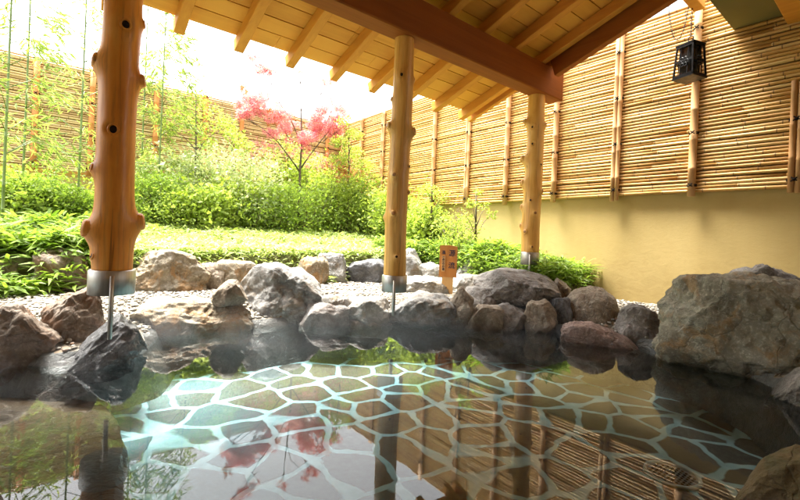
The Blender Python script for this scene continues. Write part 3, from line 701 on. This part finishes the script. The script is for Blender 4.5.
R('rock', (700, 812, 259, 296), .42, M['r_slab'], 'dark flat rock lying behind the top of the huge boulder', .4, 35, 6, group=G1, boxy=.6, sink=.25, prof=[(0, .45), (.3, .85), (.55, 1), (1, .75)])
R('rock', (783, 850, 285, 380), 0, M['r_dark'], 'black rock at the right picture edge beside the huge boulder', .8, 36, 5, group=G1)
R('rock', (762, 850, 350, 408), 0, M['r_slab'], 'rough speckled rock at the right picture edge on the waterline', .8, 37, 6, group=G1, prof=[(0, .25), (.35, .7), (.7, 1), (1, 1)])
R('rock', (652, 694, 333, 353), -.02, M['r_pale'], 'small pale stone half under water in front of the huge boulder', .6, 38, 5, group=G1, top=.03)
R('rock', (722, 850, 432, 530), 0, M['r_foot'], 'yellowish brown rock in the bottom right corner of the pool', .8, 39, 6, group=G1, boxy=.2, prof=[(0, .3), (.3, .7), (.6, .92), (1, 1)])
R('rock', (-40, 20, 470, 530), 0, M['r_brown'], 'dark brown rock in the bottom left corner of the pool', .8, 40, 6, group=G1, boxy=.3, prof=[(0, 1), (.5, .9), (.8, .6), (1, .35)])
R('rock', (598, 657, 271, 304), .13, M['r_dark'], 'black pointed rock standing against the plaster wall', .45, 41, 6, group=G2, prof=[(0, .5), (.35, .8), (.6, 1), (.8, .7), (1, .3)])
# the outer row
R('rock', (-12, 23, 260, 294), .17, M['r_brown'], 'brown rock under the grass at the left picture edge', .8, 51, 5, group=G2)
R('rock', (20, 44, 275, 294), .17, M['r_grey'], 'small grey stone between two brown rocks at the left', .8, 52, 5, group=G2)
R('rock', (34, 96, 247, 293), .17, M['r_brown'], 'dark rust streaked rock left of the thick log post', .7, 53, 6, group=G2, boxy=.7)
R('rock', (130, 209, 248, 292), .17, M['r_ochre'], 'craggy ochre rock right of the thick log post', .7, 54, 6, rough=.2, group=G2, boxy=.7, prof=[(0, 1), (.5, 1), (.8, .92), (1, .8)])
R('rock', (197, 224, 262, 290), .17, M['r_tan'], 'small broken rock between the craggy and the orange sided rock', .8, 55, 5, group=G2)
R('rock', (208, 264, 259, 287), .19, M['r_ochre'], 'white topped rock with an orange side behind the pointed rock', .7, 56, 5, group=G2, boxy=.6)
R('rock', (248, 304, 251, 272), .26, M['r_grey'], 'low grey rock behind the big grey boulder', .6, 57, 5, group=G2)
R('rock', (298, 328, 256, 284), .18, M['r_ochre'], 'blocky white and orange rock right behind the big grey boulder', .8, 58, 5, group=G2, boxy=.8)
R('rock', (315, 346, 252, 282), .18, M['r_grey'], 'tall grey rock behind the gravel left of the middle post', .8, 59, 5, group=G2)
R('rock', (337, 357, 267, 281), .18, M['r_ochre'], 'tiny orange stone beside the tall grey rock', .8, 60, 4, group=G2)
R('rock', (344, 388, 258, 282), .18, M['r_dark'], 'low blackish rock just left of the middle post', .7, 61, 5, group=G2)
R('rock', (380, 424, 247, 282), .18, M['r_grey'], 'rough grey rock partly hidden behind the middle post', .8, 62, 5, group=G2, prof=[(0, .6), (.6, 1), (1, .9)])
R('rock', (414, 446, 262, 283), .18, M['r_pale'], 'pale rock between the middle post and the wooden sign', .8, 63, 5, group=G2)
R('rock', (452, 489, 255, 284), .20, M['r_grey'], 'pointed light grey rock behind the right of the wooden sign', .8, 64, 5, group=G2, prof=[(0, .5), (.5, 1), (1, .6)])
R('rock', (448, 482, 273, 292), .16, M['r_pale'], 'pale rock directly right of the wooden sign stake', .8, 65, 5, group=G2)
R('rock', (552, 602, 270, 294), .16, M['r_slab'], 'shaded dark rock under the dwarf bamboo by the wall', .6, 66, 5, group=G2)
R('rock', (536, 566, 268, 290), .2, M['r_dark'], 'dark rock behind the slab and the far post', .7, 67, 5, group=G2)
# under water
def sub_rock():
    v, f = rock_verts(71, 6, .07, 4, .3); lo, hi = v.min(0), v.max(0); v = (v-lo)/(hi-lo)-.5
    c = Vector((-.42, 1.95, FLOOR-.05)); v = v*np.array([1.30, 1.75, .30]); v[:, 2] = np.minimum(v[:, 2], .12)
    me = bpy.data.meshes.new('step_stone'); fill(me, v, f, True); me.materials.append(M['r_step']); o = bpy.data.objects.new('step_stone', me)
    o.location = (c.x, c.y, FLOOR+.04); COL.objects.link(o); tag(o, 'large flat brown stone under the water at the left', 'stone')
sub_rock()
# floor drain
t = NT('drain_cover'); t.pbr((.22, .25, .25), .5); M['drain'] = t.m
t = NT('drain_rim'); t.pbr((.42, .58, .60), .5); M['rim'] = t.m
dc = onZ(672, 476, FLOOR)
dr = empty('floor_drain', (dc.x, dc.y, FLOOR), label='round perforated metal drain cover set in the pool floor', cat='drain')
b = MB(); b.tube([(0, 0, .0), (0, 0, .006)], .095, 40); o = b.build('cover', M['r_slab'], None, True); o.parent = dr; o.data.materials[0] = M['drain']
b = MB(); ring(b, (0, 0, .006), .10, .009, X_, Y_, 40); o = b.build('rim', M['rim'], None, True); o.parent = dr
b = MB()
for i in range(-4, 5):
    for j in range(-4, 5):
        x, y = (i+.5*(j % 2))*.019, j*.0175
        if math.hypot(x, y) < .08: b.tube([(x, y, .0065), (x, y, .0082)], .0055, 8)
o = b.build('drain_holes', M['cord']); o.parent = dr

# loose pebbles over the gravel, too many to count
def pebbles():
    pv_, pf_ = sphere(2); n = 9000; P = []
    while sum(map(len, P)) < n:
        q = NRP.uniform([-1.5, .9], [4.3, 4.2], size=(n, 2)); dd = seg_dist(q[:, 0], q[:, 1], POOL); q = q[(dd < -.03) & (dd > -1.6) & (bed_mask(q[:, 0], q[:, 1]) < .4)]; P.append(q)
    P = np.concatenate(P)[:n]; z = ground_z(P[:, 0], P[:, 1]); k = len(pv_)
    sz = NRP.uniform(.006, .016, (n, 1, 1))*NRP.uniform(.7, 1.3, (n, 1, 3))*np.array([1, 1, .6]); a = NRP.uniform(0, 6.28, n)
    v = pv_[None]*sz; x = v[..., 0]*np.cos(a)[:, None]-v[..., 1]*np.sin(a)[:, None]; y = v[..., 0]*np.sin(a)[:, None]+v[..., 1]*np.cos(a)[:, None]
    v = np.stack([x+P[:, 0:1], y+P[:, 1:2], v[..., 2]+z[:, None]+.006], 2).reshape(-1, 3)
    f = (pf_[None]+(np.arange(n)*k)[:, None, None]).reshape(-1, 3)
    mesh_obj('pebbles', v, f, M['pebble'], True, kind='stuff', label='small pale pebbles scattered over the gravel behind the pool rocks', cat='pebbles')
NRP = np.random.default_rng(11)
t = NT('pebble'); isl = t.n('NewGeometry').outputs['Random Per Island']; t.pbr(t.ramp(isl, [(0, (.07, .06, .045)), (.3, (.20, .18, .14)), (.7, (.34, .32, .27)), (.92, (.46, .44, .40)), (1, (.22, .12, .06))]), .7); M['pebble'] = t.m
pebbles()

# ------------------------------------------------------------------ wooden sign
sp = onZ(447, 291, .22); sp = onT(447, 290, depth(sp)+.12); ts = depth(sp)
ztop = onT(447, 245, ts).z; zpl = onT(447, 277, ts).z; wS = 17.5*ts/F_PX
sg = empty('wooden_sign', (sp.x, sp.y, sp.z-.04), math.atan2(-sp.x, sp.y)+math.radians(-8), label='small orange wooden sign with dark characters standing on a stake among the rocks', cat='sign')
z0 = zpl-sg.location.z; z1 = ztop-sg.location.z
def lp(b, name, mat, par=sg, smooth=False): o = b.build(name, mat, None, smooth); o.parent = par; return o
b = MB(); hw = wS/2; th = .022
prof_ = [(-hw, z0), (hw, z0), (hw, z1-.012), (hw*.1, z1), (-hw, z1-.006)]
vv = [(x, -th/2, z) for x, z in prof_]+[(x, th/2, z) for x, z in prof_]; n = 5
b.add(vv, [tuple(range(n)), tuple(range(n, 2*n))[::-1]]+[(k, k+n, (k+1) % n+n, (k+1) % n) for k in range(n)])
board = lp(b, 'board', M['sign'])
b = MB(); b.box((0, .004, z0/2-.03), (hw*1.25, .02, z0+.10)); lp(b, 'stake', M['sign_pale'])
b = MB(); pw = hw*.42; pz0, pz1 = z0+(z1-z0)*.17, z0+(z1-z0)*.66
b.box((-hw*.52, -th/2-.003, (pz0+pz1)/2), (pw, .006, pz1-pz0)); plate = lp(b, 'plate', M['sign_pale'])
def text(body, size, x, z, par, y, name='lettering'):
    cu = bpy.data.curves.new(name, 'FONT'); cu.body = body; cu.size = size; cu.align_x = 'CENTER'; cu.align_y = 'CENTER'; cu.extrude = .0006; cu.offset = .0006
    tmp = bpy.data.objects.new(name, cu); COL.objects.link(tmp); bpy.context.view_layer.update()
    me = bpy.data.meshes.new_from_object(tmp.evaluated_get(bpy.context.evaluated_depsgraph_get())); bpy.data.objects.remove(tmp)
    me.transform(Matrix.Translation((x, y, z)) @ Matrix.Rotation(math.pi/2, 4, 'X')); me.materials.clear(); me.materials.append(M['ink'])
    o = bpy.data.objects.new(name, me); COL.objects.link(o); o.parent = par; return o
hS = z1-z0
for ch, f_ in (('源', .74), ('流', .36)): text(ch, hw*.80, hw*.42, z0+hS*f_, board, -th/2-.001)
for ch, f_ in (('温', .76),): text(ch, hw*.46, -hw*.55, z0+hS*f_, board, -th/2-.001)
for k, ch in enumerate('天然のお湯'): text(ch, hw*.33, -hw*.52, pz1-(k+.7)*(pz1-pz0)/5.4, plate, -th/2-.0068)

# ------------------------------------------------------------------ vegetation
NR = np.random.default_rng(5)
def rot_frames(n, up_bias=.0, droop=0.0):
    d = NR.normal(size=(n, 3)); d[:, 2] = d[:, 2]*.6+up_bias; d /= np.linalg.norm(d, axis=1)[:, None]
    r = NR.normal(size=(n, 3)); s = np.cross(d, r); s /= np.linalg.norm(s, axis=1)[:, None]; nn = np.cross(s, d); return d, s, nn
def leaves(P, size, d, s, nn, aspect=.42, bend=.25):
    """diamond leaves of 2 quads: base, mid left/right, tip, folded and bent"""
    n = len(P); L = size[:, None]
    a = P; m1 = P+d*L*.45+s*L*aspect*.5+nn*L*.04; m2 = P+d*L*.45-s*L*aspect*.5+nn*L*.04; mc = P+d*L*.5-nn*L*.02
    tip = P+d*L-nn*L*bend
    v = np.stack([a, m1, mc, m2, tip], 1).reshape(-1, 3); k = np.arange(n)[:, None]*5
    f = np.concatenate([k+np.array([[0, 1, 2, 3]])*1, ], 1)
    tri1 = np.concatenate([k+0, k+1, k+4, k+2], 1); tri2 = np.concatenate([k+0, k+2, k+4, k+3], 1)
    return v, np.concatenate([tri1, tri2])
def blob_points(n, c, rad, shell=.55):
    d = NR.normal(size=(n, 3)); d /= np.linalg.norm(d, axis=1)[:, None]; r = NR.uniform(shell, 1, n)**.6
    return np.array(c)+d*r[:, None]*np.array(rad)
def zg(x, y): return float(ground_z(np.array([x]), np.array([y]))[0])
def shrub(px, wpx, ytop, Y, mat, label, n=4200, leaf=.045, group=None, name='shrub', base=None, cat='shrub', lumps=14, flat=.75, asp=.45):
    top = onY(px, ytop, Y); t_ = depth(top); lat = (px-400)/F_PX
    Wd = wpx*t_/F_PX/math.sqrt(1+lat*lat)*.95; x, y = top.x, top.y; z0 = zg(x, y) if base is None else base; Wd *= 1.3; Hh = top.z-z0
    root = empty(name, (x, y, z0), label=label, cat=cat, group=group)
    P = []; r = random.Random(int(px*7+ytop)); st = MB()
    for k in range(lumps):
        a = r.uniform(0, 6.28); q = r.uniform(.15, .62)*Wd/2; h = r.uniform(.16, .92)*r.choice((1, 1, .8))
        if k == 0: q = 0; h = .78
        c = (math.cos(a)*q, math.sin(a)*q*.8, Hh*h); rr = (Wd*.5-q*.75)*r.uniform(.55, .85)
        rz_ = min(Hh*(1-h)*1.05, rr*flat+.04) if k else Hh*.24
        P.append(blob_points(int(n/lumps*(.6+rr/Wd*2)), c, (rr, rr, max(.07, rz_)), .35))
        st.tube([(r.uniform(-.04, .04), r.uniform(-.04, .04), -.03), (c[0]*.5, c[1]*.5, Hh*.3), (c[0], c[1], c[2])], [.012, .008, .004], 6)
        for q in range(3):
            a2 = r.uniform(0, 6.28); e = r.uniform(.7, 1.12); p_ = (c[0]+math.cos(a2)*rr*e, c[1]+math.sin(a2)*rr*e, c[2]+max(.07, rz_)*r.uniform(.2, 1.1)); st.tube([(c[0]*.6, c[1]*.6, c[2]*.5), ((c[0]+p_[0])/2, (c[1]+p_[1])/2, c[2]*.9), p_], [.005, .0035, .0015], 5)
    P = np.concatenate(P); P = P+NR.normal(size=P.shape)*np.array([.06, .06, .055])*(1+1.8*(NR.random((len(P), 1)) < .12)); P[:, 2] = np.clip(P[:, 2], .03, None)
    d, s, nn = rot_frames(len(P), .35); v, f = leaves(P, (NR.uniform(.35, 1.0, len(P))+.4*(NR.random(len(P)) < .15))*leaf*r.uniform(.8, 1.25), d, s, nn, asp)
    me = bpy.data.meshes.new('foliage'); fill(me, v, f); me.materials.append(mat); o = bpy.data.objects.new('foliage', me); COL.objects.link(o); o.parent = root
    o = st.build('stem', M['bark'], None, True); o.parent = root
    return root
GS = 'garden shrubs below the back fence'
SH = [(8, 110, 172, 6.2, 'l_bright', 'tall yellow green shrub at the left picture edge'), (45, 80, 178, 5.9, 'l_azalea', 'mid green shrub left of the thick post under the rear fence'),
      (72, 60, 194, 5.9, 'l_azalea', 'low dark green shrub touching the left side of the thick post'), (165, 76, 180, 6.2, 'l_azalea', 'glossy green shrub just right of the thick post'),
      (218, 128, 146, 6.5, 'l_pale', 'wide bush with whitish leaves under the rear fence'), (250, 70, 184, 6.2, 'l_bright', 'rounded bright shrub under the whitish bush'),
      (300, 84, 188, 6.1, 'l_azalea', 'dense rounded shrub in the middle of the garden'), (338, 60, 172, 6.2, 'l_bright', 'loose bright shrub left behind the middle post'),
      (362, 56, 184, 6.1, 'l_azalea', 'shrub touching the left side of the middle post'), (205, 66, 192, 5.9, 'l_bright', 'low yellow green shrub between the glossy and the rounded shrub'),
      (424, 44, 206, 4.5, 'l_bright', 'low shrub right of the middle post near the wall'), (120, 60, 176, 6.6, 'l_bright', 'shrub behind the thick post seen on both its sides'),
      (290, 60, 158, 7.0, 'l_bright', 'light shrub at the foot of the red maple'), (392, 50, 186, 5.3, 'l_bright', 'shrub behind the middle post under the right fence'),
      (20, 90, 182, 6.0, 'l_bright', 'broad low shrub above the dwarf bamboo at the left edge'), (262, 80, 200, 6.1, 'l_azalea', 'lowest dark shrub in the middle behind the grass strip'), (175, 80, 202, 6.0, 'l_bright', 'lowest bright shrub right of the thick post'), (345, 70, 203, 6.1, 'l_bright', 'lowest bright shrub left of the middle post'),
      (-20, 80, 168, 6.6, 'l_azalea', 'dark tall shrub cut by the left picture edge')]
for px, w, yt, Y, mt, lb in SH:
    shrub(px, w, yt, Y, M[mt], lb, n=4600 if w < 90 else 7500, leaf=.066 if mt != 'l_azalea' else .056, group=GS, asp=.5)
# soft leafy heap near the right wall
shrub(458, 50, 216, 3.65, M['l_bright'], 'airy pale green shrub between the sign and the wall', n=2600, leaf=.05, group=GS)

def blades(name, label, cx, cy_, n, L, mat, region, base_h, tuft=5, wid=.16, hrange=(.02, .12), kind='stuff'):
    P = []; 
    while sum(map(len, P)) < n:
        q = NR.uniform([region[0], region[2]], [region[1], region[3]], size=(n, 2)); q = q[region[4](q[:, 0], q[:, 1])]; P.append(q)
    P = np.concatenate(P)[:n]; z = ground_z(P[:, 0], P[:, 1])
    hgt = NR.uniform(*hrange, n)*(.75+.5*np.array([noise.noise(Vector((a*3, b*3, 4))) for a, b in P]))
    c = np.stack([P[:, 0], P[:, 1], z+hgt], 1)
    az = NR.uniform(0, 2*np.pi, n); el = NR.uniform(-.1, .9, n)
    d = np.stack([np.cos(az)*np.cos(el), np.sin(az)*np.cos(el), np.sin(el)], 1); s = np.stack([-np.sin(az), np.cos(az), np.zeros(n)], 1); nn = np.cross(s, d)
    roll = NR.uniform(-.7, .7, n)[:, None]; s, nn = s*np.cos(roll)+nn*np.sin(roll), nn*np.cos(roll)-s*np.sin(roll)
    sg_ = np.sign(nn[:, 2:3])+(nn[:, 2:3] == 0); nn = nn*sg_
    ll = NR.uniform(.6, 1.2, n)*L
    l1 = ll[:, None]; W_ = l1*wid*.5
    a = c; b1 = c+d*l1*.3+s*W_; b2 = c+d*l1*.3-s*W_; m1 = c+d*l1*.68+s*W_*.8-nn*l1*.12; m2 = c+d*l1*.68-s*W_*.8-nn*l1*.12; tp = c+d*l1*.97-nn*l1*.34
    v = np.stack([a, b1, b2, m1, m2, tp], 1).reshape(-1, 3); k = np.arange(n)*6
    f = [q for k0 in k for q in ((k0, k0+1, k0+2), (k0+1, k0+3, k0+4, k0+2), (k0+3, k0+5, k0+4))]
    me = bpy.data.meshes.new(name); fill(me, v, f); me.materials.append(mat); o = bpy.data.objects.new(name, me); COL.objects.link(o)
    return tag(o, label, 'ground cover', kind=kind)
blades('dwarf_bamboo', 'spiky light green dwarf bamboo carpet spilling over the rocks at the left', 0, 0, 8500, .17, M['l_sasa'], (-1.6, .45, 3.9, 5.3, lambda x, y: (y > 4.0+.1*np.sin(x*4)) & (x < .35+.1*np.sin(y*7))), .1, wid=.15, hrange=(.02, .20))
blades('low_grass', 'bright low grass strip between the rocks and the shrubs', 0, 0, 42000, .10, M['l_lawn'], (-1.2, 4.3, 4.0, 6.3, lambda x, y: (y > 4.06+.06*np.sin(x*5)) & (x+y > 4.2)), .1, wid=.17, hrange=(.0, .09))
blades('bamboo_grass', 'green dwarf bamboo bed along the foot of the plaster wall', 0, 0, 15000, .12, M['l_sasa'], (3.2, 4.34, 2.0, 4.6, lambda x, y: (bed_mask(x, y) > .6)), .1, wid=.15, hrange=(.0, .24))

# bamboo plants at the left
def bamboo_plant(px, Y, ytop, label, seed, n=1500, lean=0.0, spread=.55, z_from=1.3, leaf=.12):
    r = random.Random(seed); b0 = onY(px, 200, Y); z0 = zg(b0.x, Y); top = onY(px, ytop, Y).z
    root = empty('bamboo_plant', (b0.x, Y, z0), label=label, cat='bamboo', group='bamboo plants at the left of the garden')
    Hh = top-z0; cm = MB(); pts = []; rr = []; z = 0
    path = lambda z: Vector((lean*(z/Hh)**2*.5, 0, z))
    while z < Hh:
        for e, g in ((-.006, 0), (0, .0025), (.006, 0)):
            pts.append(path(max(0, z+e))); rr.append((.013+g)*(1-.7*z/Hh))
        z += .22
    cm.tube(pts, rr, 8); o = cm.build('culm', M['gculm'], None, True); o.parent = root
    br = MB(); P = []; D = []
    z = z_from-z0
    while z < Hh:
        for k in range(2):
            a = r.uniform(0, 6.28); Lb = r.uniform(.4, 1)*spread*(1.1-.5*z/Hh); p0 = path(z); dirn = Vector((math.cos(a), math.sin(a), .75))
            p1 = p0+dirn*Lb*.5; p2 = p0+Vector((math.cos(a)*Lb, math.sin(a)*Lb, Lb*.35)); p3 = p2+Vector((math.cos(a)*.1, math.sin(a)*.1, -.12))
            br.tube([p0, p1, p2, p3], [.004, .003, .002, .001], 5)
            m_ = int(n/(2*(Hh-z_from+z0)/.2+1))
            for q in range(m_):
                u = r.uniform(.3, 1); p = p1.lerp(p2, (u-.3)/.5) if u < .8 else p2.lerp(p3, (u-.8)/.2)
                P.append(p+Vector((r.gauss(0, .05), r.gauss(0, .05), r.gauss(0, .05)))); aa = a+r.gauss(0, .9); D.append((math.cos(aa), math.sin(aa), r.uniform(-1.1, .1)))
        z += .2
    o = br.build('branch', M['gculm'], None, True); o.parent = root
    P = np.array([tuple(p) for p in P]); D = np.array(D); D /= np.linalg.norm(D, axis=1)[:, None]; rr_ = NR.normal(size=D.shape); s = np.cross(D, rr_); s /= np.linalg.norm(s, axis=1)[:, None]
    v, f = leaves(P, NR.uniform(.6, 1.2, len(P))*leaf, D, s, np.cross(s, D), .16, .1)
    me = bpy.data.meshes.new('foliage'); fill(me, v, f); me.materials.append(M['l_bamboo']); o = bpy.data.objects.new('foliage', me); COL.objects.link(o); o.parent = root
for a in [(3, 5.2, -150, 'leafy bamboo culm at the far left picture edge', 1, 1300), (22, 6.0, -120, 'second bamboo culm from the left edge', 2, 900), (78, 5.9, -110, 'thin bamboo culm just left of the thick post', 3, 800),
          (158, 6.3, -40, 'bamboo culm right of the thick post with drooping leaves', 5, 1700), (140, 6.8, -60, 'bamboo culm close behind the right side of the thick post', 6, 1500)]:
    bamboo_plant(*a)

# young trees
def tree(name, label, stems, clusters, leaf_m, leaf, star=False, bark='bark', n_per=120, cat='tree', group=None, extra=None):
    """stems: lists of 3-D points with radii; clusters: (centre, radius, n)"""
    b0 = stems[0][0][0]; root = empty(name, b0, label=label, cat=cat, group=group)
    tm = MB(); tm.tube(*stems[0], 8); tm.build('trunk', M[bark], root, True)
    if len(stems) > 1:
        bm_ = MB()
        for s in stems[1:]: bm_.tube(*s, 6)
        bm_.build('limbs', M[bark], root, True)
    def foliage(cl, mat):
        P = np.concatenate([blob_points(int(k), tuple(c), (rr, rr*1.0, rr*.62), .2) for c, rr, k in cl])
        d, s, nn = rot_frames(len(P), -.15); sz = NR.uniform(.6, 1.2, len(P))*leaf
        if not star: v, f = leaves(P, sz, d, s, nn, .5)
        else:
            k5 = []; n = len(P)
            for a in (-1.9, -.95, 0, .95, 1.9):
                dd = d*np.cos(a)+s*np.sin(a); ss = s*np.cos(a)-d*np.sin(a); L_ = (sz*(1 if abs(a) < 1 else .7))[:, None]
                k5.append(np.stack([P, P+dd*L_*.5+ss*L_*.13, P+dd*L_-nn*L_*.15, P+dd*L_*.5-ss*L_*.13], 1))
            v = np.stack(k5, 1).reshape(-1, 3); f = np.arange(n*20).reshape(-1, 4)
        mo = mesh_obj('crown', v, f, mat, parent=root)
    foliage(clusters, leaf_m)
    if extra: foliage(*extra)
    return root
def P3(x, y, Y): return onY(x, y, Y)
Y = 6.1
base = P3(300, 215, Y); base.z = zg(base.x, Y)
j = lambda x, y, dy=0: P3(x, y, Y+dy)
stems = [([base, j(300, 170), j(302, 140), j(301, 112), j(300, 85)], [.022, .018, .014, .009, .004]),
         ([j(302, 145), j(290, 118), j(276, 98), j(266, 80), j(258, 62), j(250, 58)], [.010, .008, .006, .005, .003, .002]),
         ([j(300, 172), j(290, 158, -.1), j(278, 142, -.2), j(262, 128, -.2), j(248, 118, -.2)], [.014, .011, .008, .005, .003]),
         ([j(301, 168), j(310, 155), j(320, 142, -.1), j(330, 130, -.1), j(336, 112)], [.013, .010, .008, .005, .003]),
         ([j(301, 112), j(306, 96), j(318, 84), j(326, 78)], [.006, .004, .003, .002]),
         ([j(276, 98), j(262, 100), j(250, 96)], [.004, .003, .002])]
cl = [(250, 98, 12, 110), (262, 106, 13, 130), (243, 112, 9, 80), (276, 116, 12, 110), (286, 126, 9, 70), (264, 72, 7, 50), (252, 58, 4, 18), (300, 72, 4, 8), (325, 82, 7, 30), (318, 112, 11, 110), (330, 128, 14, 190), (316, 138, 11, 110), (342, 122, 9, 70), (336, 106, 9, 70), (304, 140, 8, 40), (272, 134, 8, 40)]
def clus(L, dy=0):
    out = []
    for x, y, r, k in L:
        for q in range(5):
            xx, yy = x+rnd.gauss(0, r*.6), y+rnd.gauss(0, r*.4)
            out.append((j(xx, yy, rnd.uniform(-.3, .3)+dy), r*.75*depth(j(x, y))/F_PX, max(1, k/5)))
    return out
for x, y, r_, k in cl:
    for q in range(3):
        e = (x+rnd.uniform(-r_, r_), y+rnd.uniform(-r_, r_)*.6); stems.append(([j(x+(302-x)*.25, y+14), j((x+e[0])/2, y+4), j(*e)], [.0035, .0025, .0012]))
tree('maple_tree', 'slender young maple with pink red leaves in the middle of the garden', stems, clus([(x, y, r, k*3.0) for x, y, r, k in cl]+[(288, 150, 14, 60), (320, 160, 14, 60), (262, 146, 12, 40)]), M['l_maple'], .05, True,
     extra=(clus([(285, 120, 9, 60), (272, 110, 8, 60), (246, 88, 7, 40), (340, 170, 14, 90), (350, 178, 12, 60)]), M['l_orange']))
def sap(px, Y_, yb, yt, cl, label, mat, leaf=.05, name='young_tree', mult=1.0):
    b_ = P3(px, yb, Y_); b_.z = zg(b_.x, Y_); jj_ = lambda x, y: P3(x, y, Y_)
    mid = jj_(px, (yb+yt)/2); tp = jj_(px, yt)
    st = [([b_, mid, tp], [.016, .011, .004])]
    for x, y, r, k in cl: st.append(([jj_(px, min(y+22, yb)), jj_((px+x)/2, y+8), jj_(x, y)], [.006, .004, .002]))
    cc = [(P3(x, y, Y_+rnd.uniform(-.3, .3)), r*depth(jj_(x, y))/F_PX, k*mult) for x, y, r, k in cl]
    tree(name, label, st, cc, M[mat], leaf, group='young trees in front of the fences')
sap(196, 6.4, 190, 88, [(196, 100, 16, 190), (180, 112, 16, 190), (212, 114, 16, 190), (195, 125, 18, 210), (225, 128, 12, 140), (170, 128, 12, 140), (205, 140, 16, 190)], 'yellow green young tree before the rear fence', 'l_bright')
sap(232, 6.9, 190, 112, [(228, 122, 10, 200), (236, 136, 12, 240), (244, 148, 12, 240)], 'small yellow green tree beside the last reddish fence post', 'l_bright')
sap(349, 6.0, 200, 112, [(344, 122, 9, 130), (354, 134, 11, 300), (340, 142, 10, 260), (352, 152, 13, 400), (338, 160, 12, 360), (364, 165, 14, 420), (372, 180, 13, 380), (356, 182, 14, 380)], 'thin light green tree by the fence corner', 'l_bright', .045)
sap(288, 6.9, 190, 128, [(282, 140, 12, 180), (294, 150, 13, 200), (306, 156, 12, 180), (270, 152, 12, 180), (318, 160, 12, 160)], 'light green tree behind the red maple', 'l_bright', .045)
sap(432, 4.3, 212, 176, [(428, 190, 12, 240), (442, 196, 13, 260), (420, 204, 12, 240), (434, 212, 14, 260)], 'low thin tree right of the middle post', 'l_bright', .045)
sap(476, 3.45, 238, 186, [(478, 192, 4, 26), (472, 204, 7, 50), (486, 206, 7, 40), (466, 216, 9, 60), (492, 214, 7, 45)], 'spindly plant with a white blossom before the plaster wall', 'l_bright', .045)
fl = MB()
for x, y in ((458, 210), (462, 214), (456, 218), (466, 204)):
    c = P3(x, y, 3.43)
    for a in range(5):
        th = a*1.256; d = Vector((math.cos(th), 0, math.sin(th))); s = Vector((-math.sin(th), 0, math.cos(th)))
        fl.add([tuple(c), tuple(c+d*.02+s*.012), tuple(c+d*.035), tuple(c+d*.02-s*.012)], [(0, 1, 2, 3)])
f_ = fl.build('blossom', M['petal']); pt = [o for o in bpy.data.objects if o.get('label', '').startswith('spindly')][0]; f_.parent = pt; f_.location = -pt.location

# ------------------------------------------------------------------ steam lying on the hot water
t = NT('steam'); v = t.world((1, 1, 1.6)); n1 = t.noise(v, 3.2, 3, .55, .8)
g = t.n('SeparateXYZ'); t.l(t.world(), g.inputs[0])
fz = t.n('MapRange'); fz.inputs['From Min'].default_value = .26; fz.inputs['From Max'].default_value = .02; t.l(g.outputs[2], fz.inputs['Value'])
fy = t.n('MapRange'); fy.inputs['From Min'].default_value = 1.7; fy.inputs['From Max'].default_value = 2.4; t.l(t.math('ADD', g.outputs[1], t.math('MULTIPLY', g.outputs[0], .25)), fy.inputs['Value'])
dn = t.math('MULTIPLY', t.math('MULTIPLY', t.ramp(n1, [(.42, 0.0), (.66, 1.0)]), fz.outputs[0]), t.math('MULTIPLY', fy.outputs[0], .30))
pv = t.n('VolumePrincipled'); pv.inputs['Color'].default_value = (.93, .96, 1, 1); t.l(dn, pv.inputs['Density']); t.l(pv.outputs[0], t.out.inputs['Volume'])
b = MB(); b.box((1.0, 2.35, .137), (4.6, 1.7, .264)); b.build('steam', t.m, kind='stuff', label='thin white steam drifting over the far side of the hot water', cat='steam')
SC.cycles.volume_step_rate = 2.0; SC.cycles.volume_max_steps = 64; SC.cycles.volume_bounces = 0
